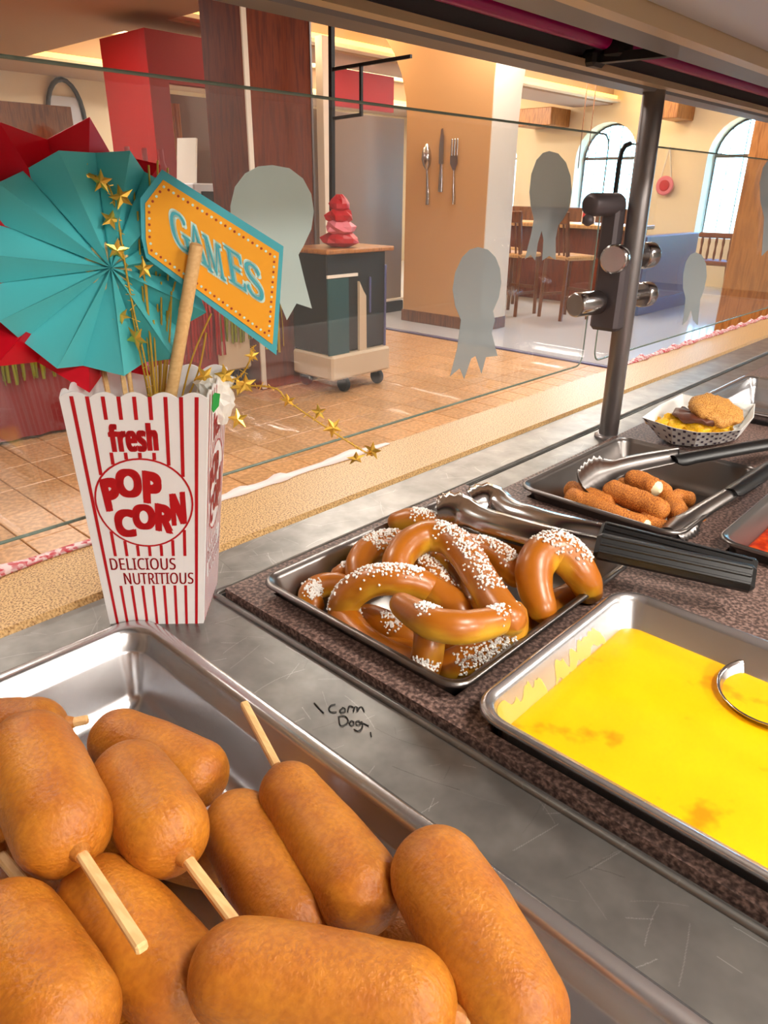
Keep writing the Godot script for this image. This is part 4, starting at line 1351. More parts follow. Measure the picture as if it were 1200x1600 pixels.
func pretzel(label: String, ropes: Array, sd: int) -> void:
	var first: PackedVector3Array = ropes[0][0]
	var ctr := Vector3.ZERO
	for p in first:
		ctr += p / first.size()
	var t := thing("pretzel", label, "pretzel", Vector3(ctr.x, 0.9, ctr.z), "salted soft pretzels")
	var m := MB.new()
	var salts := []
	for i in ropes.size():
		rope(m, ropes[i][0], ropes[i][1], ropes[i][2], sd * 10 + i, salts, ropes[i][3])
	obj("dough", m, M.pretzel, t)
	if salts.is_empty(): return
	var cube := MB.new()
	cube.box(Vector3.ZERO, Vector3(1.5, 1.0, 1.2), 0.25)
	var mm := MultiMesh.new()
	mm.transform_format = MultiMesh.TRANSFORM_3D
	mm.mesh = cube.mesh(Vector3.ZERO)
	mm.instance_count = salts.size()
	for i in salts.size():
		var s: Transform3D = salts[i]
		s.origin -= t.position
		mm.set_instance_transform(i, s)
	var mi := MultiMeshInstance3D.new()
	mi.name = "salt"
	mi.multimesh = mm
	mi.material_override = M.salt
	mi.set_meta("kind", "stuff")
	t.add_child(mi, true)

func build_pretzels() -> void:
	# top pretzel: the tall loop, its crossing strand and the front end
	pretzel("soft pretzel on top of the pile with a tall salted loop", [
		[PackedVector3Array([Vector3(0.4892,0.9350,-0.4335),Vector3(0.5003,0.9450,-0.4438),Vector3(0.5227,0.9530,-0.4495),Vector3(0.5477,0.9570,-0.4437),Vector3(0.5569,0.9570,-0.4208),Vector3(0.5456,0.9540,-0.3895),Vector3(0.5242,0.9500,-0.3555),Vector3(0.5004,0.9480,-0.3215),Vector3(0.4876,0.9440,-0.2958)]), 0.0175, 0.0160, [[0.42, 0.88, -0.3]]],
		[PackedVector3Array([Vector3(0.4989,0.9440,-0.2999),Vector3(0.4686,0.9480,-0.3004),Vector3(0.4388,0.9520,-0.3104),Vector3(0.4239,0.9530,-0.3308),Vector3(0.4277,0.9500,-0.3563),Vector3(0.4360,0.9460,-0.3808)]), 0.0155, 0.0120, [[0.02, 0.22], [0.62, 0.75]]],
		[PackedVector3Array([Vector3(0.5035,0.9380,-0.3024),Vector3(0.4988,0.9240,-0.3007),Vector3(0.4864,0.9100,-0.3096),Vector3(0.4698,0.9000,-0.3205),Vector3(0.4481,0.8960,-0.3307)]), 0.0165, 0.0150, [[0.25, 0.95]]]], 1)
	pretzel("soft pretzel with a round loop at the front left of the tray", [
		[PackedVector3Array([Vector3(0.4883,0.9380,-0.3929),Vector3(0.4787,0.9440,-0.4043),Vector3(0.4642,0.9460,-0.4197),Vector3(0.4524,0.9400,-0.4395),Vector3(0.4424,0.9220,-0.4571),Vector3(0.4387,0.9020,-0.4630),Vector3(0.4295,0.8950,-0.4415),Vector3(0.4233,0.8930,-0.4101),Vector3(0.4245,0.8920,-0.3804),Vector3(0.4302,0.8930,-0.3522)]), 0.0165, 0.0150, [[0.08, 0.36], [0.38, 0.62, 0.25]]],
		[PackedVector3Array([Vector3(0.4910,0.9360,-0.3951),Vector3(0.4921,0.9300,-0.3693),Vector3(0.4887,0.9250,-0.3504)]), 0.016, 0.014, []],
		[PackedVector3Array([Vector3(0.4404,0.9300,-0.3493),Vector3(0.4329,0.9200,-0.3440),Vector3(0.4296,0.9080,-0.3431),Vector3(0.4275,0.8990,-0.3432)]), 0.0150, 0.0150, [[0.55, 1.0]]]], 2)
	pretzel("soft pretzel behind the front loop, at the left back", [
		[PackedVector3Array([Vector3(0.4845,0.9150,-0.4853),Vector3(0.4962,0.9220,-0.4969),Vector3(0.5178,0.9270,-0.5052),Vector3(0.5392,0.9300,-0.5025),Vector3(0.5561,0.9280,-0.4909),Vector3(0.5615,0.9200,-0.4708)]), 0.0165, 0.0150, [[0.4, 0.75]]],
		[PackedVector3Array([Vector3(0.5387,0.9260,-0.4513),Vector3(0.5305,0.9260,-0.4242),Vector3(0.5126,0.9240,-0.3895),Vector3(0.5024,0.9200,-0.3647)]), 0.0150, 0.0130, [[0.2, 0.75]]],
		[PackedVector3Array([Vector3(0.5862,0.9150,-0.4547),Vector3(0.5771,0.9160,-0.4215),Vector3(0.5561,0.9140,-0.3886),Vector3(0.5331,0.9100,-0.3653)]), 0.0150, 0.0130, [[0.05, 0.4]]]], 3)
	pretzel("small curl of soft pretzel at the far left of the tray", [
		[PackedVector3Array([Vector3(0.4341,0.8930,-0.5050),Vector3(0.4377,0.9000,-0.5150),Vector3(0.4508,0.9050,-0.5148),Vector3(0.4661,0.9060,-0.5046),Vector3(0.4754,0.9040,-0.4901)]), 0.0135, 0.0120, [[0.08, 0.5]]],
		[PackedVector3Array([Vector3(0.4790,0.9100,-0.5120),Vector3(0.4881,0.9120,-0.5060),Vector3(0.4929,0.9100,-0.4937)]), 0.0120, 0.0100, [[0.3, 0.8]]]], 4)
	pretzel("dark soft pretzel at the back under the tongs head", [
		[PackedVector3Array([Vector3(0.5970,0.9300,-0.5310),Vector3(0.6057,0.9350,-0.5147),Vector3(0.6136,0.9340,-0.4939),Vector3(0.6253,0.9260,-0.4702)]), 0.0150, 0.0130, [[0.35, 0.7]]],
		[PackedVector3Array([Vector3(0.5960,0.9300,-0.4446),Vector3(0.5949,0.9360,-0.4105),Vector3(0.5914,0.9380,-0.3780),Vector3(0.5782,0.9360,-0.3476)]), 0.0165, 0.0150, [[0.35, 0.95]]],
		[PackedVector3Array([Vector3(0.6422,0.9250,-0.4213),Vector3(0.6473,0.9280,-0.3980),Vector3(0.6497,0.9260,-0.3734)]), 0.0150, 0.0130, [[0.2, 0.8]]]], 5)
	pretzel("upright soft pretzel loop at the right end of the tray", [
		[PackedVector3Array([Vector3(0.5539,0.9250,-0.3002),Vector3(0.5639,0.9380,-0.3154),Vector3(0.5779,0.9520,-0.3258),Vector3(0.5984,0.9600,-0.3274),Vector3(0.6112,0.9600,-0.3184),Vector3(0.6164,0.9500,-0.3036),Vector3(0.6200,0.9350,-0.2917),Vector3(0.6270,0.9200,-0.2876)]), 0.0210, 0.0150, [[0.40, 0.75, -0.5]]],
		[PackedVector3Array([Vector3(0.5429,0.9020,-0.3161),Vector3(0.5790,0.8980,-0.3189),Vector3(0.6120,0.8960,-0.3170),Vector3(0.6374,0.8980,-0.3110),Vector3(0.6590,0.9040,-0.3059)]), 0.0165, 0.0140, []],
		[PackedVector3Array([Vector3(0.5259,0.8960,-0.3170),Vector3(0.5688,0.8930,-0.3196),Vector3(0.6028,0.8920,-0.3172)]), 0.0165, 0.0140, []]], 6)
	pretzel("soft pretzel lowest in the tray, seen through the front loop", [
		[PackedVector3Array([Vector3(0.4648,0.8890,-0.4532),Vector3(0.4615,0.8920,-0.4270),Vector3(0.4583,0.8920,-0.4018),Vector3(0.4632,0.8900,-0.3847)]), 0.0155, 0.0130, [[0.35, 0.7]]],
		[PackedVector3Array([Vector3(0.4384,0.8880,-0.4017),Vector3(0.4451,0.8880,-0.3855),Vector3(0.4506,0.8880,-0.3737)]), 0.0120, 0.0100, []],
		[PackedVector3Array([Vector3(0.4759,0.8900,-0.3621),Vector3(0.4922,0.8930,-0.3549),Vector3(0.5154,0.8930,-0.3524)]), 0.0150, 0.0130, [[0.1, 0.9]]]], 7)

# ---------------------------------------------------------------- breaded cheese sticks
func crumb_stick(label: String, pts: PackedVector3Array, r: float, sd: int, open_end := false) -> void:
	var ctr := (pts[0] + pts[pts.size() - 1]) * 0.5
	var t := thing("cheese_stick", label, "cheese stick", Vector3(ctr.x, 0.876, ctr.z), "breaded cheese sticks")
	var n := noise(60.0, 3, FastNoiseLite.TYPE_SIMPLEX, sd)
	var path := spline(pts, 8)
	var rs := []
	var K := path.size()
	for i in range(-4, K + 4):
		var ii := clampi(i, 0, K - 1)
		var d := (path[mini(ii + 1, K - 1)] - path[maxi(ii - 1, 0)]).normalized()
		var x := Vector3.UP.cross(d).normalized()
		var y := d.cross(x)
		var rr := r
		var c := path[ii]
		if i < 0:
			var th := PI * 0.5 * (i + 4.0) / 4.0
			c -= d * r * cos(th) * 0.8; rr *= maxf(sin(th), 0.05)
		elif i >= K:
			var th := PI * 0.5 * (K + 3.0 - i) / 4.0
			c += d * r * cos(th) * 0.8; rr *= maxf(sin(th), 0.05)
		var q := PackedVector3Array()
		for j in 18:
			var e := x * cos(TAU * j / 18) + y * sin(TAU * j / 18)
			q.append(c + e * rr * (1.0 + 0.16 * n.get_noise_3dv(c + e * rr)))
		rs.append(q)
	var m := MB.new()
	m.rings(rs)
	obj("crumb_coating", m, M.crumb, t)
	if open_end:
		m = MB.new()
		var e := pts[pts.size() - 1]
		var d := (e - pts[0]).normalized()
		m.tube(PackedVector3Array([e - d * 0.004, e + d * r * 0.6, e + d * r * 1.0]), PackedFloat32Array([r * 0.9, r * 0.75, r * 0.25]), 12)
		obj("melted_core", m, M.mozz, t)

func build_mozzarella() -> void:
	crumb_stick("long breaded cheese stick along the front rim of its pan", PackedVector3Array([Vector3(0.8719,0.9050,-0.4428),Vector3(0.8647,0.9050,-0.4050),Vector3(0.8545,0.9050,-0.3667),Vector3(0.8531,0.9030,-0.3341)]), 0.0150, 1, true)
	crumb_stick("breaded cheese stick at the left end of the pile", PackedVector3Array([Vector3(0.8912,0.9080,-0.4572),Vector3(0.8857,0.9100,-0.4319),Vector3(0.8784,0.9100,-0.3937)]), 0.0125, 2)
	crumb_stick("long breaded cheese stick lying over the middle of the pile", PackedVector3Array([Vector3(0.8979,0.9220,-0.3987),Vector3(0.8895,0.9220,-0.3681),Vector3(0.8850,0.9220,-0.3414),Vector3(0.8800,0.9200,-0.3229)]), 0.0150, 3)
	crumb_stick("top breaded cheese stick with white cheese showing at its end", PackedVector3Array([Vector3(0.9406,0.9300,-0.3892),Vector3(0.9362,0.9300,-0.3727),Vector3(0.9295,0.9300,-0.3557)]), 0.0140, 4, true)
	crumb_stick("short breaded cheese stick behind the open ended one", PackedVector3Array([Vector3(0.9714,0.9150,-0.3624),Vector3(0.9686,0.9120,-0.3550),Vector3(0.9648,0.9080,-0.3489)]), 0.0120, 5)
	crumb_stick("breaded cheese stick at the right end of the pile", PackedVector3Array([Vector3(0.9658,0.9050,-0.3413),Vector3(0.9795,0.9050,-0.3340),Vector3(0.9839,0.9050,-0.3229)]), 0.0120, 6)
	crumb_stick("bent breaded cheese stick right of the middle one", PackedVector3Array([Vector3(0.9436,0.9120,-0.3404),Vector3(0.9308,0.9100,-0.3219),Vector3(0.9096,0.9080,-0.3074)]), 0.0140, 7)
	crumb_stick("breaded cheese stick under the front rim stick end", PackedVector3Array([Vector3(0.8740,0.9050,-0.3353),Vector3(0.8701,0.9020,-0.3198),Vector3(0.8711,0.9000,-0.3026)]), 0.0130, 8)
	crumb_stick("breaded cheese stick under the tongs tip", PackedVector3Array([Vector3(0.8971,0.8980,-0.2875),Vector3(0.9252,0.8980,-0.2816)]), 0.0110, 9)
	crumb_stick("breaded cheese stick at the back of the pan under the tongs", PackedVector3Array([Vector3(0.9390,0.8950,-0.4433),Vector3(0.9667,0.8950,-0.4368),Vector3(0.9888,0.8950,-0.4219)]), 0.0130, 10)
	crumb_stick("small breaded crumb piece by the back wall of the pan", PackedVector3Array([Vector3(1.1504,0.8920,-0.4681),Vector3(1.1598,0.8920,-0.4587)]), 0.0080, 11)

# ---------------------------------------------------------------- tongs
func tong_arm(m: MB, path: PackedVector3Array, widths: PackedFloat32Array, up: Vector3, curl: float, scallop: int) -> void:
	# a channel section swept along the arm: width across, edges turned by curl
	var K := path.size()
	var rs := []
	for i in K:
		var d := (path[mini(i + 1, K - 1)] - path[maxi(i - 1, 0)]).normalized()
		var x := d.cross(up).normalized()
		var y := x.cross(d).normalized()
		var q := PackedVector3Array()
		var w: float = widths[i]
		if scallop > 0 and i < scallop:
			w *= 1.0 + (0.10 if i % 2 == 0 else -0.05)
		for j in 9:
			var u := -1.0 + 2.0 * j / 8.0
			q.append(path[i] + x * u * w * 0.5 - y * u * u * w * curl)
		for j in range(8, -1, -1):
			var u := -1.0 + 2.0 * j / 8.0
			q.append(path[i] + x * u * (w * 0.5 - 0.0008) - y * (u * u * w * curl + 0.0012))
		rs.append(q)
	m.rings(rs, true, true)

func resample(p: PackedVector3Array, n: int) -> PackedVector3Array:
	var s := spline(p, 12)
	var out := PackedVector3Array()
	for i in n:
		var f := float(i) / (n - 1) * (s.size() - 1)
		var k := mini(int(f), s.size() - 2)
		out.append(s[k].lerp(s[k + 1], f - k))
	return out

func widths_for(n: int, tipw: float, neck: float, endw: float, tip_n: int) -> PackedFloat32Array:
	var w := PackedFloat32Array()
	for i in n:
		if i <= tip_n:
			w.append(lerpf(tipw * 0.72, tipw, sin(PI * 0.5 * minf(i / (tip_n * 0.5), 1.0))) if i < tip_n / 2 else lerpf(tipw, neck, smoothstep(tip_n / 2.0, tip_n, i)))
		else:
			w.append(lerpf(neck, endw, float(i - tip_n) / (n - tip_n)))
	return w

func grip(m: MB, p: Vector3, q: Vector3, w: float, d: float) -> void:
	# a rubber sleeve with three raised ribs along its outer face
	var up := Vector3(-0.50, 0.72, 0.48).normalized()
	var y := (q - p).normalized()
	var x := y.cross(up).normalized()
	var z := x.cross(y).normalized()
	m.box((p + q) * 0.5, Vector3(w, p.distance_to(q), d), d * 0.3, Basis(x, y, -z if x.cross(y).dot(z) < 0.0 else z))
	for k in [-0.3, 0.0, 0.3]:
		m.box((p + q) * 0.5 + x * w * k + z * d * 0.5, Vector3(w * 0.12, p.distance_to(q) * 0.94, 0.0024), 0.0008, Basis(x, y, z))

func build_tongs() -> void:
	# closed tongs lying over the pretzel tray
	var t := thing("tongs", "closed steel tongs with black grip lying across the pretzel pan", "tongs", Vector3(0.6827,0.9450,-0.3136))
	var m := MB.new()
	tong_arm(m, resample(PackedVector3Array([Vector3(0.6126,0.9530,-0.4831),Vector3(0.6277,0.9580,-0.4598),Vector3(0.6276,0.9580,-0.4139),Vector3(0.6373,0.9570,-0.3525),Vector3(0.6575,0.9550,-0.2978)]), 40), widths_for(40, 0.050, 0.034, 0.030, 14), Vector3(-0.55, 0.62, 0.55).normalized(), 0.24, 10)
	obj("front_arm", m, M.chrome, t)
	m = MB.new()
	tong_arm(m, resample(PackedVector3Array([Vector3(0.6868,0.9450,-0.4840),Vector3(0.7082,0.9480,-0.4700),Vector3(0.6967,0.9490,-0.4241),Vector3(0.6970,0.9490,-0.3711),Vector3(0.7115,0.9480,-0.3174)]), 40), widths_for(40, 0.046, 0.032, 0.028, 14), Vector3(-0.50, 0.70, 0.50).normalized(), 0.24, 10)
	obj("rear_arm", m, M.chrome, t)
	m = MB.new()
	grip(m, Vector3(0.6568,0.9570,-0.3015), Vector3(0.7167,0.9480,-0.1560), 0.029, 0.015)
	obj("front_grip", m, M.blackgrip, t)
	m = MB.new()
	grip(m, Vector3(0.7101,0.9500,-0.3225), Vector3(0.7488,0.9440,-0.1642), 0.023, 0.012)
	obj("rear_grip", m, M.blackgrip, t)
	# open tongs in the cheese stick pan
	t = thing("tongs", "open steel tongs with black grips resting in the cheese stick pan", "tongs", Vector3(1.0320,0.9400,-0.3641))
	m = MB.new()
	tong_arm(m, resample(PackedVector3Array([Vector3(0.8753,0.9220,-0.4349),Vector3(0.9122,0.9340,-0.4246),Vector3(0.9576,0.9420,-0.4041),Vector3(1.0252,0.9500,-0.3631)]), 36), widths_for(36, 0.054, 0.028, 0.022, 18), Vector3(0.55, -0.55, -0.62).normalized(), 0.26, 14)
	obj("rear_arm", m, M.darkpan, t)
	m = MB.new()
	tong_arm(m, resample(PackedVector3Array([Vector3(1.0103,0.9530,-0.3622),Vector3(1.0762,0.9530,-0.3363),Vector3(1.1873,0.9530,-0.2895),Vector3(1.2966,0.9530,-0.2356)]), 20), widths_for(20, 0.030, 0.028, 0.028, 4), Vector3(-0.2, 1, 0.2).normalized(), 0.3, 0)
	obj("rear_grip", m, M.blackgrip, t)
	m = MB.new()
	tong_arm(m, resample(PackedVector3Array([Vector3(0.8376,0.9200,-0.2877),Vector3(0.8679,0.9280,-0.2813),Vector3(0.9096,0.9320,-0.2779),Vector3(0.9925,0.9380,-0.2675)]), 36), widths_for(36, 0.040, 0.026, 0.022, 18), Vector3(0.35, 1, 0.2).normalized(), 0.3, 14)
	obj("front_arm", m, M.darkpan, t)
	m = MB.new()
	tong_arm(m, resample(PackedVector3Array([Vector3(0.9743,0.9400,-0.2658),Vector3(1.0461,0.9420,-0.2607),Vector3(1.1598,0.9460,-0.2524),Vector3(1.3078,0.9500,-0.2377)]), 20), widths_for(20, 0.026, 0.026, 0.026, 4), Vector3(0.2, 1, 0.2).normalized(), 0.3, 0)
	obj("front_grip", m, M.blackgrip, t)

# ---------------------------------------------------------------- paper boat with egg muffin
func lumpy_disc(m: MB, ctr: Vector3, axis: Vector3, prof: PackedVector2Array, amt: float, sd: int) -> void:
	var k := m.v.size()
	m.lathe(ctr, axis, prof, 40)
	var n := noise(70.0, 4, FastNoiseLite.TYPE_SIMPLEX, sd)
	for i in range(k, m.v.size()):
		var d := m.v[i] - ctr
		m.v[i] = ctr + d * (1.0 + amt * n.get_noise_3dv(m.v[i])) + Vector3(0, 0.006 * n.get_noise_3dv(m.v[i] * 0.6 + Vector3(2, 0, 1)), 0)

func build_boat() -> void:
	var t := thing("food_boat", "white paper food boat with dark checks, behind the cheese stick pan", "food tray", Vector3(1.2307,0.9100,-0.4188))
	var rim := PackedVector3Array([Vector3(1.1425,0.9600,-0.4757),Vector3(1.2296,0.9620,-0.4847),Vector3(1.3225,0.9660,-0.4826),Vector3(1.3330,0.9620,-0.4368),Vector3(1.3492,0.9600,-0.3948),Vector3(1.3779,0.9580,-0.3708),Vector3(1.2973,0.9550,-0.3463),Vector3(1.2160,0.9520,-0.3392),Vector3(1.1872,0.9490,-0.3619),Vector3(1.1644,0.9480,-0.3890),Vector3(1.1486,0.9520,-0.4255)])
	var base := PackedVector3Array([Vector3(1.2085,0.9110,-0.4665),Vector3(1.2570,0.9110,-0.4701),Vector3(1.3248,0.9110,-0.4686),Vector3(1.3593,0.9110,-0.4344),Vector3(1.3726,0.9110,-0.4100),Vector3(1.3731,0.9110,-0.3873),Vector3(1.3353,0.9110,-0.3711),Vector3(1.2891,0.9110,-0.3662),Vector3(1.2451,0.9110,-0.3807),Vector3(1.2039,0.9110,-0.4029),Vector3(1.1900,0.9110,-0.4357)])
	var m := MB.new()
	var out := []
	for k in 4:
		var r := PackedVector3Array()
		for i in rim.size():
			r.append(base[i].lerp(rim[i], k / 3.0))
		out.append(r)
	var c := Vector3.ZERO
	for p in base: c += p / base.size()
	for k in range(3, -1, -1):
		var r := PackedVector3Array()
		for i in rim.size():
			var p: Vector3 = base[i].lerp(rim[i], k / 3.0)
			var h := Vector3(c.x - p.x, 0, c.z - p.z).normalized()
			r.append(p + h * 0.0012 + Vector3(0, 0.0008 if k == 0 else 0.0, 0))
		out.append(r)
	m.rings(out, true, false)
	obj("paper", m, M.paper, t)
	# printed checks on the outside of the front wall
	m = MB.new()
	for i in [7, 8, 9, 10, 0]:
		var i2: int = (i + 1) % rim.size()
		if i == 10: i2 = 0
		if i == 0: continue
		var n := 5
		for a in n:
			for b in 5:
				if (a + b) % 2: continue
				var f0 := (a + 0.22) / n; var f1 := (a + 0.78) / n
				var g0 := (b + 0.15) / 5.0; var g1 := (b + 0.85) / 5.0
				var P := func(f: float, g: float) -> Vector3:
					var lo := base[i].lerp(base[i2], f); var hi := rim[i].lerp(rim[i2], f)
					var p: Vector3 = lo.lerp(hi, g)
					return p + Vector3(p.x - c.x, 0, p.z - c.z).normalized() * 0.0006
				m.quad(P.call(f0, g0), P.call(f1, g0), P.call(f1, g1), P.call(f0, g1))
	obj("check_print", m, M.checkink, t)
	# scrambled egg
	m = MB.new()
	var n := noise(55.0, 3, FastNoiseLite.TYPE_SIMPLEX, 8)
	var rng := RandomNumberGenerator.new()
	rng.seed = 77
	var spots := PackedVector3Array([Vector3(1.2159,0.9450,-0.4850),Vector3(1.2076,0.9450,-0.4606),Vector3(1.2086,0.9450,-0.4385),Vector3(1.2095,0.9450,-0.4169),Vector3(1.2214,0.9450,-0.4000),Vector3(1.2447,0.9450,-0.3820),Vector3(1.2149,0.9500,-0.4092),Vector3(1.2311,0.9520,-0.3943),Vector3(1.2205,0.9480,-0.4553),Vector3(1.2718,0.9450,-0.3864)])
	for s in spots:
		var prof := []
		var r0 := rng.randf_range(0.013, 0.019)
		for i in 9:
			var th := PI * i / 8.0
			var r := PackedVector3Array()
			for j in 14:
				var d := Vector3(sin(th) * cos(TAU * j / 14), -cos(th) * 0.7, sin(th) * sin(TAU * j / 14))
				r.append(s + Vector3(0, -0.006, 0) + d * r0 * (1.0 + 0.5 * n.get_noise_3dv(s + d * r0)))
			prof.append(r)
		m.rings(prof)
	tag(obj("scrambled_egg", m, M.egg), "heap of yellow scrambled egg in the checked food boat", "egg", "", "stuff")
	m = MB.new()
	var sp := Vector3(1.2267,0.9570,-0.4173)
	lumpy_disc(m, sp, Vector3(0.05, 1, 0.05), PackedVector2Array([Vector2(0.004, -0.006), Vector2(0.034, -0.006), Vector2(0.039, -0.001), Vector2(0.037, 0.003), Vector2(0.028, 0.006), Vector2(0.004, 0.006)]), 0.10, 5)
	tag(obj("sausage_patty", m, M.sausage), "browned sausage patty under the toasted muffin", "sausage")
	m = MB.new()
	var mu := Vector3(1.2494,0.9670,-0.3955)
	lumpy_disc(m, mu, Vector3(-0.16, 1, 0.26), PackedVector2Array([Vector2(0.004, -0.009), Vector2(0.030, -0.010), Vector2(0.041, -0.008), Vector2(0.0445, -0.003), Vector2(0.044, 0.003), Vector2(0.040, 0.0075), Vector2(0.032, 0.009), Vector2(0.020, 0.008), Vector2(0.004, 0.0085)]), 0.13, 9)
	tag(obj("muffin_half", m, M.muffin), "toasted muffin half on top of the scrambled egg", "muffin")

# ---------------------------------------------------------------- popcorn box
var BA := Vector3(0.2600,0.9000,-0.6150)
var BB := Vector3(0.3264,0.9000,-0.5501)
var TA := Vector3(0.2418,1.1450,-0.5966)
var TB := Vector3(0.3279,1.1450,-0.5066)
var FN := Vector3.ZERO

func face_pt(c: Array, s: float, t: float, off: float) -> Vector3:
	var lo: Vector3 = c[0].lerp(c[1], s)
	var hi: Vector3 = c[2].lerp(c[3], s)
	var n: Vector3 = (c[1] - c[0]).cross(c[2] - c[0]).normalized()
	return lo.lerp(hi, t) + n * off

func stripe(m: MB, c: Array, s: float, t0: float, t1: float, w: float) -> void:
	var k := 6
	for i in k:
		var a := lerpf(t0, t1, float(i) / k); var b := lerpf(t0, t1, float(i + 1) / k)
		m.quad(face_pt(c, s - w, a, 0.0004), face_pt(c, s + w, a, 0.0004), face_pt(c, s + w, b, 0.0004), face_pt(c, s - w, b, 0.0004))

func lettering(m: MB, txt: String, font_name: String, bold: bool, to3: Callable, ctr: Vector2, w: float, h: float, rot := 0.0, fat := 0.0) -> void:
	# flat lettering laid on a face: w and h are the width and height of the whole text in face units
	var f := SystemFont.new()
	f.font_names = PackedStringArray([font_name])
	var tm := TextMesh.new()
	tm.text = txt
	if bold: f.font_weight = 700
	tm.font = f
	tm.font_size = 64
	tm.pixel_size = 0.01
	tm.depth = 0.0
	var ar := tm.get_mesh_arrays()
	var vs: PackedVector3Array = ar[Mesh.ARRAY_VERTEX]
	var id: PackedInt32Array = ar[Mesh.ARRAY_INDEX] if ar[Mesh.ARRAY_INDEX] != null else PackedInt32Array(range(vs.size()))
	var lo := Vector2(1e9, 1e9)
	var hi := -lo
	for p in vs:
		lo = lo.min(Vector2(p.x, p.y)); hi = hi.max(Vector2(p.x, p.y))
	var sz := hi - lo
	var shifts := [Vector2.ZERO] if fat == 0.0 else [Vector2(fat, fat), Vector2(-fat, fat), Vector2(fat, -fat), Vector2(-fat, -fat)]
	for i in range(0, id.size() * shifts.size(), 3):
		var q := []
		var sh: Vector2 = shifts[i / id.size()] * Vector2(1.0, h / w if w > 0.0 else 1.0)
		for j in 3:
			var p := vs[id[(i + j) % id.size()]]
			var u := Vector2((p.x - lo.x) / sz.x - 0.5, (p.y - lo.y) / sz.y - 0.5)
			u *= Vector2(w, h)
			u = u.rotated(rot)
			q.append(to3.call(ctr + u + sh))
		m.tri(q[0], q[1], q[2], -1)

func build_popcorn_box() -> void:
	FN = Vector3(-(BB - BA).z, 0, (BB - BA).x).normalized()
	var back := FN * -0.083
	var BD := BA + back; var BC := BB + back
	var TD := TA - FN * 0.108; var TC := TB - FN * 0.108
	var t := thing("popcorn_box", "red and white striped popcorn box used as a vase", "popcorn box", (BA + BC) * 0.5)
	var m := MB.new()
	var faces := [[BA, BB, TA, TB], [BB, BC, TB, TC], [BC, BD, TC, TD], [BD, BA, TD, TA]]
	# walls with a scalloped rim, inside and outside skins
	for f in faces:
		var n := 45
		for i in n:
			var s0 := float(i) / n; var s1 := float(i + 1) / n
			var sc0 := 1.0 - 0.022 * (1.0 - absf(sin(s0 * PI * 5.0))); var sc1 := 1.0 - 0.022 * (1.0 - absf(sin(s1 * PI * 5.0)))
			for o in [0.0, -0.0012]:
				m.quad(face_pt(f, s0, 0, o), face_pt(f, s0, sc0, o), face_pt(f, s1, sc1, o), face_pt(f, s1, 0, o))
			m.quad(face_pt(f, s0, sc0, 0), face_pt(f, s0, sc0, -0.0012), face_pt(f, s1, sc1, -0.0012), face_pt(f, s1, sc1, 0))
	m.quad(BA + Vector3(0, 0.001, 0), BB + Vector3(0, 0.001, 0), BC + Vector3(0, 0.001, 0), BD + Vector3(0, 0.001, 0))
	obj("carton", m, M.carton, t)
	# print: front face traced, the same design on the other faces
	var stripes := MB.new()
	var letters := MB.new()
	for k in 4:
		var f: Array = faces[k]
		var to3 := func(p: Vector2) -> Vector3: return face_pt(f, p.x, p.y, 0.0005)
		var ec := Vector2(0.50, 0.566)
		var er := Vector2(0.40, 0.188)
		for i in 9:
			var s := 0.085 + 0.105 * i
			var w := 0.0135
			var dx := (s - ec.x) / er.x
			var cut := er.y * sqrt(maxf(1.0 - dx * dx, 0.0)) if absf(dx) < 1.0 else 0.0
			var lo := ec.y - cut; var hi := ec.y + cut
			if cut == 0.0:
				stripe(stripes, f, s, 0.0, 0.985, w)
				continue
			# the lower run is broken by the lettering band
			if s > 0.1 and s < 0.90:
				stripe(stripes, f, s, 0.0, 0.195, w)
				if lo > 0.335: stripe(stripes, f, s, 0.335, lo, w)
			else:
				stripe(stripes, f, s, 0.0, lo, w)
			if s > 0.27 and s < 0.66:
				if hi < 0.775: stripe(stripes, f, s, hi, 0.775, w)
				stripe(stripes, f, s, 0.90, 0.985, w)
			else:
				stripe(stripes, f, s, hi, 0.985, w)
		for i in 48:
			var a := TAU * i / 48; var b := TAU * (i + 1) / 48
			var e := func(an: float, q: float) -> Vector3: return to3.call(ec + Vector2(cos(an) * er.x, sin(an) * er.y) * q)
			stripes.quad(e.call(a, 1.0), e.call(b, 1.0), e.call(b, 0.962), e.call(a, 0.962))
		lettering(letters, "fresh", "Droid Sans", true, to3, Vector2(0.47, 0.832), 0.34, 0.105, 0.02, 0.008)
		for L in [["P", 0.245, 0.607, 0.145, 0.130, 0.12], ["O", 0.395, 0.652, 0.205, 0.120, 0.0], ["P", 0.575, 0.632, 0.15, 0.130, -0.10], ["C", 0.325, 0.483, 0.185, 0.122, 0.0], ["O", 0.485, 0.510, 0.195, 0.112, 0.0], ["R", 0.655, 0.503, 0.155, 0.118, -0.12], ["N", 0.775, 0.545, 0.13, 0.130, 0.10]]:
			lettering(letters, L[0], "Droid Sans", true, to3, Vector2(L[1], L[2]), L[3] - 0.02, L[4] - 0.012, L[5], 0.009)
		lettering(letters, "DELICIOUS", "Droid Sans", false, to3, Vector2(0.43, 0.298), 0.60, 0.055, 0.0, 0.002)
		lettering(letters, "NUTRITIOUS", "Droid Sans", false, to3, Vector2(0.565, 0.229), 0.66, 0.055, 0.0, 0.002)
	obj("stripe_print", stripes, M.redink, t)
	obj("letter_print", letters, M.redink, t)

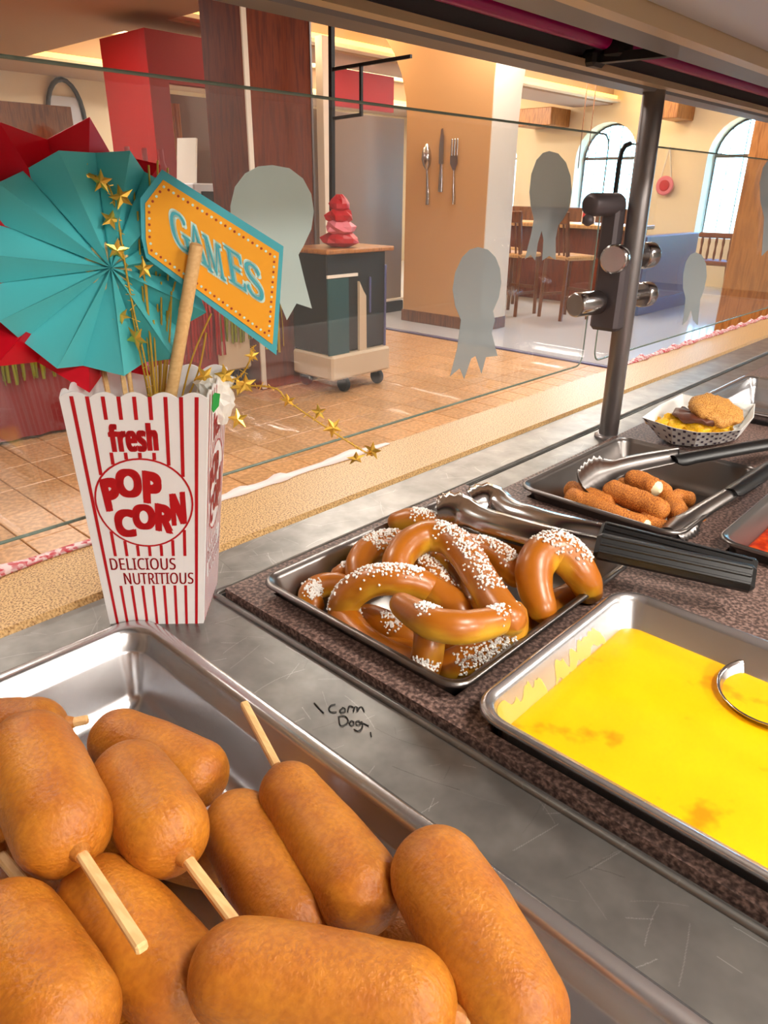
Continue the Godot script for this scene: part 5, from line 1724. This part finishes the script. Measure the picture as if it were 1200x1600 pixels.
# ---------------------------------------------------------------- decorations in the box
func rosette(called: String, label: String, ctr: Vector3, right: Vector3, R: float, folds: int, amp: float, mt: Material, sd: int, foot: Vector3, jag := 0.02, lx := 1.0, rx := 1.0) -> void:
	var t := thing(called, label, "paper fan", ctr)
	var nrm := Vector3(-right.z, 0, right.x).normalized()
	if nrm.z < 0: nrm = -nrm
	var up := Vector3.UP
	var rng := RandomNumberGenerator.new()
	rng.seed = sd
	var m := MB.new()
	var N := folds * 2
	var ring := []
	for i in N:
		var a := TAU * (i + rng.randf_range(-0.12, 0.12)) / N + 0.12
		var rr := R * rng.randf_range(0.975, 1.02) * (1.0 + jag if i % 2 == 0 else 1.0 - jag)
		ring.append([cos(a) * rr * (rx if cos(a) > 0.0 else lx), sin(a) * rr, (amp if i % 2 == 0 else -amp)])
	for i in N:
		var p: Array = ring[i]
		var q: Array = ring[(i + 1) % N]
		var f := func(w: Array, k: float, off: float) -> Vector3: return ctr + right * w[0] * k + up * w[1] * k + nrm * (w[2] * lerpf(0.25, 1.0, k) + off)
		var a0: Vector3 = f.call(p, 0.004, 0.0); var a1: Vector3 = f.call(q, 0.004, 0.0)
		var b0: Vector3 = f.call(p, 1.0, 0.0); var b1: Vector3 = f.call(q, 1.0, 0.0)
		var th := nrm * -0.0008
		m.quad(a0, a1, b1, b0)
		m.quad(a0 + th, b0 + th, b1 + th, a1 + th)
		m.quad(b0, b1, b1 + th, b0 + th)
	obj("pleats", m, mt, t)
	m = MB.new()
	m.cyl(ctr + nrm * -0.004, ctr + nrm * -0.009, 0.02, 20)
	m.bar(ctr + nrm * -0.0095, foot, 0.004, 0.003)
	obj("backing_stick", m, M.stick, t)

func star(m: MB, c: Vector3, r: float, n: Vector3, rot: float) -> void:
	var x := n.cross(Vector3.UP).normalized()
	var y := x.cross(n).normalized()
	var k := m.v.size() / 3
	var pts := []
	for i in 10:
		var a := rot + TAU * i / 10
		pts.append(c + (x * cos(a) + y * sin(a)) * (r if i % 2 == 0 else r * 0.42))
	for i in 10:
		m.tri(c + n * r * 0.22, pts[i], pts[(i + 1) % 10], -1)
		m.tri(c - n * r * 0.10, pts[(i + 1) % 10], pts[i], -1)
	m.flip_from(k)

func garland(label: String, path: PackedVector3Array, stars: PackedVector3Array, sr: float, sd: int) -> void:
	var t := thing("star_garland", label, "garland", path[0])
	var rng := RandomNumberGenerator.new()
	rng.seed = sd
	var m := MB.new()
	m.tube(spline(path, 6), 0.0009, 6)
	obj("wire", m, M.goldwire, t)
	m = MB.new()
	var sp := spline(path, 6)
	for i in range(2, sp.size() - 1):
		var d := Vector3(rng.randf_range(-1, 1), rng.randf_range(-1, 1), rng.randf_range(-1, 1)).normalized() * 0.004
		m.bar(sp[i] - d, sp[i] + d, 0.0006, 0.0006)
	obj("wire_curls", m, M.gold, t)
	for i in stars.size():
		m = MB.new()
		star(m, stars[i], sr * rng.randf_range(0.75, 1.15), (FN + Vector3(rng.randf_range(-0.5, 0.5), rng.randf_range(-0.5, 0.7), rng.randf_range(-0.4, 0.4))).normalized(), rng.randf() * TAU)
		obj("star", m, M.gold, t)

func build_decorations() -> void:
	var inside := (BA + BB) * 0.5 - FN * 0.04
	inside.y = 0.93
	rosette("paper_rosette", "turquoise pleated paper fan standing in the popcorn box", Vector3(0.3045,1.2391,-0.6000), Vector3(0.97, 0, 0.24).normalized(), 0.089, 11, 0.0150, M.teal, 3, Vector3(0.305, 0.95, -0.604), 0.015, 1.12, 0.90)
	rosette("foil_rosette", "shiny red foil paper fan behind the turquoise one", Vector3(0.2980,1.2417,-0.6280), Vector3(0.992, 0, 0.12).normalized(), 0.104, 10, 0.013, M.redfoil, 8, Vector3(0.30, 0.95, -0.612), 0.075, 1.05, 0.85)
	# GAMES sign
	var SO := Vector3(0.351, 1.2, -0.561)
	var SX := Vector3(0.8, 0, 0.6)
	var SNn := Vector3(-0.6, 0, 0.8)
	var t := thing("games_sign", "yellow ticket shaped GAMES sign with teal edge in the popcorn box", "sign", SO)
	var m := MB.new()
	m.prism(PackedVector2Array([Vector2(-0.0099,0.1140),Vector2(0.0844,0.0559),Vector2(0.0738,-0.0370),Vector2(-0.0304,0.0469),Vector2(-0.0321,0.0624),Vector2(-0.0294,0.0926)]), SO - SNn * 0.0015, SX, Vector3.UP, SNn * 0.0013)
	obj("backing", m, M.tealcard, t)
	m = MB.new()
	m.prism(PackedVector2Array([Vector2(-0.0098,0.1065),Vector2(0.0803,0.0507),Vector2(0.0708,-0.0271),Vector2(-0.0279,0.0504),Vector2(-0.0285,0.0624),Vector2(-0.0258,0.0888)]), SO, SX, Vector3.UP, SNn * 0.0008)
	obj("face", m, M.yellow, t)
	# dotted border
	var bd := PackedVector2Array([Vector2(-0.0098,0.1013),Vector2(0.0763,0.0476),Vector2(0.0678,-0.0191),Vector2(-0.0250,0.0529),Vector2(-0.0253,0.0634),Vector2(-0.0230,0.0869),Vector2(-0.0098,0.1013)])
	var dots := MB.new()
	var dots2 := MB.new()
	var cnt := 0
	for i in bd.size() - 1:
		var L := bd[i].distance_to(bd[i + 1])
		var n := maxi(int(L / 0.0042), 1)
		for k in n:
			var p := bd[i].lerp(bd[i + 1], float(k) / n)
			var c := SO + SX * p.x + Vector3.UP * p.y + SNn * 0.0008
			var tgt := dots if cnt % 2 else dots2
			tgt.cyl(c - SNn * 0.0002, c + SNn * 0.0004, 0.0011, 8, 0.0002)
			cnt += 1
	obj("brown_dots", dots, M.brownink, t)
	obj("white_dots", dots2, M.whiteink, t)
	var gl := PackedVector2Array([Vector2(0.0011,0.0650),Vector2(0.0084,0.0595),Vector2(0.0309,0.0457),Vector2(0.0445,0.0336),Vector2(0.0581,0.0256)])
	var chars := "GAMES"
	var posn := PackedVector2Array([Vector2(-0.0002,0.0675),Vector2(0.0124,0.0580),Vector2(0.0257,0.0467),Vector2(0.0426,0.0379),Vector2(0.0577,0.0277)])
	var ang := atan2(posn[4].y - posn[0].y, posn[4].x - posn[0].x)
	var back := MB.new()
	var front := MB.new()
	for i in 5:
		var ex := Vector2(cos(ang), sin(ang))
		var ey := Vector2(-0.09, 1.0)
		var b3 := func(p: Vector2) -> Vector3:
			var q: Vector2 = posn[i] + ex * p.x + ey * p.y
			return SO + SX * q.x + Vector3.UP * q.y + SNn * 0.0013
		var f3 := func(p: Vector2) -> Vector3:
			var q: Vector2 = posn[i] + ex * p.x + ey * p.y
			return SO + SX * q.x + Vector3.UP * q.y + SNn * 0.0017
		lettering(back, chars[i], "Droid Serif", true, b3, Vector2.ZERO, 0.0172, 0.0295, 0.0, 0.0010)
		lettering(front, chars[i], "Droid Serif", false, f3, Vector2.ZERO, 0.0170, 0.0290)
	obj("letter_outline", back, M.whiteink, t)
	obj("letter_fill", front, M.tealcard, t)
	# bamboo stick in front of the sign
	m = MB.new()
	var top := Vector3(0.3614,1.2585,-0.5532) + SNn * 0.0125
	var bot := Vector3(0.3366,1.1310,-0.5793)
	var dir := (bot - top).normalized()
	m.tube(PackedVector3Array([top, top + dir * 0.001, top + dir * 0.05, top + dir * 0.056, top + dir * 0.062, bot + dir * 0.10]), PackedFloat32Array([0.0046, 0.0055, 0.0056, 0.0060, 0.0056, 0.0056]), 14)
	tag(obj("bamboo_stick", m, M.stick), "thick bamboo stick leaning in front of the yellow sign", "stick")
	# clear wand left of centre
	m = MB.new(); m.cyl(Vector3(0.3117,1.1945,-0.6064), Vector3(0.3117,1.1136,-0.6064), 0.0022, 10)
	tag(obj("thin_stick", m, M.stick), "thin pale stick rising in front of the turquoise fan", "stick")
	# garlands
	garland("gold star garland climbing the turquoise fan to the upper left", PackedVector3Array([Vector3(0.3207,1.1159,-0.5865),Vector3(0.3190,1.1626,-0.5881),Vector3(0.3165,1.1958,-0.5906),Vector3(0.3148,1.2277,-0.5922),Vector3(0.3140,1.2582,-0.5930),Vector3(0.3134,1.2828,-0.5936),Vector3(0.3094,1.3041,-0.5975),Vector3(0.2958,1.3117,-0.6108)]), PackedVector3Array([Vector3(0.2939,1.3117,-0.6070),Vector3(0.3050,1.3045,-0.5962),Vector3(0.3154,1.2934,-0.5860),Vector3(0.3075,1.2766,-0.5937),Vector3(0.3089,1.2535,-0.5924),Vector3(0.3063,1.1997,-0.5950),Vector3(0.3135,1.1812,-0.5879),Vector3(0.3233,1.2385,-0.5783)]), 0.0105, 4)
	garland("gold star garland arching out of the box to the right", PackedVector3Array([Vector3(0.3672,1.1121,-0.5591),Vector3(0.3754,1.1292,-0.5511),Vector3(0.3895,1.1346,-0.5373),Vector3(0.4083,1.1322,-0.5189),Vector3(0.4172,1.1194,-0.5102),Vector3(0.4415,1.0945,-0.4864),Vector3(0.4632,1.0738,-0.4652),Vector3(0.4729,1.0660,-0.4556)]), PackedVector3Array([Vector3(0.3841,1.1345,-0.5398),Vector3(0.3812,1.1034,-0.5426),Vector3(0.4151,1.1212,-0.5094),Vector3(0.4353,1.1101,-0.4897),Vector3(0.4445,1.0951,-0.4807),Vector3(0.4600,1.0641,-0.4655),Vector3(0.4715,1.0719,-0.4543)]), 0.0105, 7)
	garland("short gold star spray beside the white tissue", PackedVector3Array([Vector3(0.3497,1.1136,-0.5692),Vector3(0.3638,1.1376,-0.5555),Vector3(0.3815,1.1435,-0.5381),Vector3(0.3906,1.1611,-0.5292),Vector3(0.3927,1.1725,-0.5271)]), PackedVector3Array([Vector3(0.3903,1.1638,-0.5267),Vector3(0.3722,1.1464,-0.5444),Vector3(0.3850,1.1381,-0.5319),Vector3(0.3590,1.1452,-0.5573)]), 0.0095, 9)
	# gold spray stems
	var st := thing("gold_spray", "bunch of fine gold wire stems in the popcorn box", "spray", Vector3(0.3275,1.1227,-0.5910))
	var rng := RandomNumberGenerator.new()
	rng.seed = 12
	for p in [PackedVector3Array([Vector3(0.3238,1.1136,-0.5946),Vector3(0.3194,1.1835,-0.5989),Vector3(0.3177,1.2320,-0.6006)]), PackedVector3Array([Vector3(0.3275,1.1124,-0.5966),Vector3(0.3285,1.2049,-0.5956),Vector3(0.3316,1.2826,-0.5925)]), PackedVector3Array([Vector3(0.3271,1.1136,-0.5913),Vector3(0.3280,1.1723,-0.5905),Vector3(0.3296,1.2269,-0.5889)]), PackedVector3Array([Vector3(0.3339,1.1107,-0.5987),Vector3(0.3396,1.1703,-0.5931),Vector3(0.3441,1.2259,-0.5887)]), PackedVector3Array([Vector3(0.3335,1.1119,-0.5935),Vector3(0.3424,1.1711,-0.5848),Vector3(0.3477,1.2183,-0.5796)]), PackedVector3Array([Vector3(0.3373,1.1107,-0.5954),Vector3(0.3481,1.1588,-0.5848),Vector3(0.3548,1.2097,-0.5783)]), PackedVector3Array([Vector3(0.3445,1.1118,-0.5827),Vector3(0.3563,1.1597,-0.5712),Vector3(0.3711,1.1994,-0.5567)]), PackedVector3Array([Vector3(0.3455,1.1124,-0.5789),Vector3(0.3585,1.1484,-0.5662),Vector3(0.3657,1.1830,-0.5592)]), PackedVector3Array([Vector3(0.3263,1.1136,-0.5921),Vector3(0.3283,1.1946,-0.5902),Vector3(0.3291,1.2477,-0.5894)]), PackedVector3Array([Vector3(0.3280,1.1136,-0.5905),Vector3(0.3299,1.1609,-0.5887),Vector3(0.3315,1.1946,-0.5871)]), PackedVector3Array([Vector3(0.3357,1.1101,-0.5997),Vector3(0.3465,1.1927,-0.5892),Vector3(0.3539,1.2257,-0.5820)]), PackedVector3Array([Vector3(0.3279,1.1107,-0.6046),Vector3(0.3245,1.2095,-0.6079),Vector3(0.3266,1.2971,-0.6058)]), PackedVector3Array([Vector3(0.3337,1.1096,-0.6045),Vector3(0.3350,1.2199,-0.6032),Vector3(0.3360,1.3155,-0.6022)]), PackedVector3Array([Vector3(0.3369,1.1090,-0.6042),Vector3(0.3440,1.2197,-0.5972),Vector3(0.3473,1.3177,-0.5940)]), PackedVector3Array([Vector3(0.3411,1.1079,-0.6057),Vector3(0.3529,1.2193,-0.5941),Vector3(0.3605,1.3160,-0.5866)]), PackedVector3Array([Vector3(0.3389,1.1079,-0.6078),Vector3(0.3485,1.2247,-0.5984),Vector3(0.3550,1.3217,-0.5921)])]:
		m = MB.new()
		m.tube(spline(p, 5), 0.0009, 6)
		obj("stem", m, M.goldwire, st)
	# white tissue tuft and small green leaf
	m = MB.new()
	var c := Vector3(0.3687,1.1292,-0.5577)
	var rs := []
	for i in 8:
		var r := PackedVector3Array()
		for j in 18:
			var q: float = [0.008, 0.012, 0.015, 0.017, 0.018, 0.016, 0.018, 0.006][i] * rng.randf_range(0.72, 1.15)
			r.append(c + Vector3(cos(TAU * j / 18) * q, -0.03 + 0.0066 * i + rng.randf_range(-0.002, 0.003), sin(TAU * j / 18) * q))
		rs.append(r)
	m.rings(rs, true, false)
	tag(obj("white_tissue", m, M.tissue), "crumpled white tissue tuft at the right rim of the popcorn box", "tissue")
	m = MB.new()
	m.prism(PackedVector2Array([Vector2(0.0184,-0.0606),Vector2(0.0229,-0.0619),Vector2(0.0209,-0.0725),Vector2(0.0158,-0.0784),Vector2(0.0129,-0.0723),Vector2(0.0146,-0.0652)]), SO + SNn * 0.035, SX, Vector3.UP, SNn * 0.0008)
	tag(obj("paper_leaf", m, M.leaf), "small green paper leaf on the right rim of the popcorn box", "leaf")

# ---------------------------------------------------------------- frosted ribbon rosettes on the glass
func ribbon(label: String, poly: PackedVector2Array, mt: Material) -> void:
	var m := MB.new()
	var c := Vector2.ZERO
	for p in poly: c += p / poly.size()
	m.prism(poly, Vector3(0, 0, GZ + 0.0034), Vector3(1, 0, 0), Vector3.UP, Vector3(0, 0, 0.0006))
	tag(obj("ribbon_decal", m, mt, null, Vector3(c.x, c.y, GZ + 0.0034)), label, "decal", "frosted ribbon decals on the glass")

func build_ribbons() -> void:
	ribbon("large pale prize ribbon decal behind the yellow sign", PackedVector2Array([Vector2(0.5276,1.3238),Vector2(0.5509,1.3214),Vector2(0.5694,1.3118),Vector2(0.5808,1.2965),Vector2(0.5840,1.2787),Vector2(0.5794,1.2600),Vector2(0.5671,1.2428),Vector2(0.5591,1.2336),Vector2(0.5673,1.2040),Vector2(0.5769,1.1729),Vector2(0.5536,1.1809),Vector2(0.5383,1.1638),Vector2(0.5236,1.1969),Vector2(0.5054,1.1674),Vector2(0.4889,1.1829),Vector2(0.4962,1.2091),Vector2(0.4873,1.2358),Vector2(0.4761,1.2489),Vector2(0.4704,1.2664),Vector2(0.4713,1.2846),Vector2(0.4784,1.3024),Vector2(0.4923,1.3151),Vector2(0.5091,1.3220)]), M.frost)
	ribbon("grey prize ribbon decal between yellow sign and post, with ragged tails", PackedVector2Array([Vector2(0.8999,1.2278),Vector2(0.9242,1.2233),Vector2(0.9452,1.2115),Vector2(0.9592,1.1942),Vector2(0.9654,1.1732),Vector2(0.9614,1.1516),Vector2(0.9485,1.1326),Vector2(0.9555,1.1183),Vector2(0.9492,1.0993),Vector2(0.9700,1.0602),Vector2(0.9382,1.0628),Vector2(0.9291,1.0378),Vector2(0.9105,1.0688),Vector2(0.8993,1.0665),Vector2(0.8842,1.0371),Vector2(0.8713,1.0560),Vector2(0.8485,1.0470),Vector2(0.8624,1.0863),Vector2(0.8680,1.1278),Vector2(0.8524,1.1495),Vector2(0.8445,1.1733),Vector2(0.8486,1.1957),Vector2(0.8631,1.2156),Vector2(0.8802,1.2252)]), M.frost2)
	ribbon("tall grey prize ribbon decal just left of the steel post", PackedVector2Array([Vector2(1.0681,1.3592),Vector2(1.0949,1.3567),Vector2(1.1208,1.3450),Vector2(1.1391,1.3260),Vector2(1.1486,1.3024),Vector2(1.1459,1.2783),Vector2(1.1311,1.2619),Vector2(1.1170,1.2524),Vector2(1.1130,1.2329),Vector2(1.1201,1.1987),Vector2(1.0985,1.2058),Vector2(1.0780,1.1999),Vector2(1.0760,1.2313),Vector2(1.0675,1.2459),Vector2(1.0596,1.2270),Vector2(1.0567,1.2010),Vector2(1.0419,1.2105),Vector2(1.0263,1.2046),Vector2(1.0383,1.2420),Vector2(1.0419,1.2633),Vector2(1.0295,1.2818),Vector2(1.0226,1.3015),Vector2(1.0236,1.3262),Vector2(1.0344,1.3457),Vector2(1.0504,1.3558)]), M.frost2)
	ribbon("small grey prize ribbon decal right of the steel post", PackedVector2Array([Vector2(1.7191,1.1834),Vector2(1.7597,1.1761),Vector2(1.7972,1.1546),Vector2(1.8162,1.1248),Vector2(1.8151,1.0958),Vector2(1.8026,1.0734),Vector2(1.8081,1.0461),Vector2(1.8168,1.0120),Vector2(1.7818,1.0280),Vector2(1.7541,1.0545),Vector2(1.7457,1.0319),Vector2(1.7201,1.0230),Vector2(1.7166,1.0554),Vector2(1.7107,1.0845),Vector2(1.6853,1.1090),Vector2(1.6726,1.1373),Vector2(1.6746,1.1642),Vector2(1.6923,1.1793)]), M.frost2)
	ribbon("pale blue grey ribbon decal at the right edge of the glass", PackedVector2Array([Vector2(2.0808,1.3810),Vector2(2.1664,1.3663),Vector2(2.2339,1.3255),Vector2(2.2474,1.2789),Vector2(2.2334,1.2394),Vector2(2.3127,1.1462),Vector2(2.2320,1.1666),Vector2(2.1892,1.1522),Vector2(2.1435,1.2487),Vector2(2.0877,1.2869),Vector2(2.0535,1.3305),Vector2(2.0549,1.3633)]), M.frost2)

# ---------------------------------------------------------------- handwriting on the steel
func build_writing() -> void:
	var t := thing("marker_writing", "black handwritten 1 corn dog note on the steel strip", "writing", Vector3(0.3260,0.9000,-0.3474))
	var strokes := [
		["one", PackedVector3Array([Vector3(0.3213,0.9006,-0.3772),Vector3(0.3195,0.9006,-0.3695),Vector3(0.3181,0.9006,-0.3616)])],
		["letter", PackedVector3Array([Vector3(0.3327,0.9006,-0.3630),Vector3(0.3289,0.9006,-0.3645),Vector3(0.3249,0.9006,-0.3627),Vector3(0.3233,0.9006,-0.3585),Vector3(0.3266,0.9006,-0.3550)])],
		["letter", PackedVector3Array([Vector3(0.3334,0.9006,-0.3551),Vector3(0.3296,0.9006,-0.3543),Vector3(0.3287,0.9006,-0.3517),Vector3(0.3311,0.9006,-0.3504),Vector3(0.3343,0.9006,-0.3529),Vector3(0.3339,0.9006,-0.3557)])],
		["letter", PackedVector3Array([Vector3(0.3330,0.9006,-0.3485),Vector3(0.3383,0.9006,-0.3524),Vector3(0.3404,0.9006,-0.3514),Vector3(0.3403,0.9006,-0.3491)])],
		["letter", PackedVector3Array([Vector3(0.3363,0.9006,-0.3450),Vector3(0.3411,0.9006,-0.3483),Vector3(0.3426,0.9006,-0.3467),Vector3(0.3391,0.9006,-0.3432),Vector3(0.3441,0.9006,-0.3451),Vector3(0.3456,0.9006,-0.3436),Vector3(0.3427,0.9006,-0.3384)])],
		["letter", PackedVector3Array([Vector3(0.3233,0.9006,-0.3492),Vector3(0.3176,0.9006,-0.3416),Vector3(0.3192,0.9006,-0.3388),Vector3(0.3250,0.9006,-0.3395),Vector3(0.3277,0.9006,-0.3446),Vector3(0.3266,0.9006,-0.3481),Vector3(0.3229,0.9006,-0.3496)])],
		["letter", PackedVector3Array([Vector3(0.3274,0.9006,-0.3382),Vector3(0.3241,0.9006,-0.3371),Vector3(0.3236,0.9006,-0.3343),Vector3(0.3261,0.9006,-0.3339),Vector3(0.3279,0.9006,-0.3365),Vector3(0.3274,0.9006,-0.3382)])],
		["letter", PackedVector3Array([Vector3(0.3321,0.9006,-0.3332),Vector3(0.3298,0.9006,-0.3346),Vector3(0.3270,0.9006,-0.3318),Vector3(0.3288,0.9006,-0.3299),Vector3(0.3327,0.9006,-0.3315),Vector3(0.3281,0.9006,-0.3262),Vector3(0.3227,0.9006,-0.3252),Vector3(0.3218,0.9006,-0.3295)])],
		["letter", PackedVector3Array([Vector3(0.3303,0.9006,-0.3329),Vector3(0.3321,0.9006,-0.3287),Vector3(0.3328,0.9006,-0.3235)])],
		["comma", PackedVector3Array([Vector3(0.3285,0.9006,-0.3171),Vector3(0.3251,0.9006,-0.3131)])]]
	for s in strokes:
		var m := MB.new()
		m.tube(spline(s[1], 5), 0.00062, 6, 0.5)
		obj("pen_stroke", m, M.blackink, t)
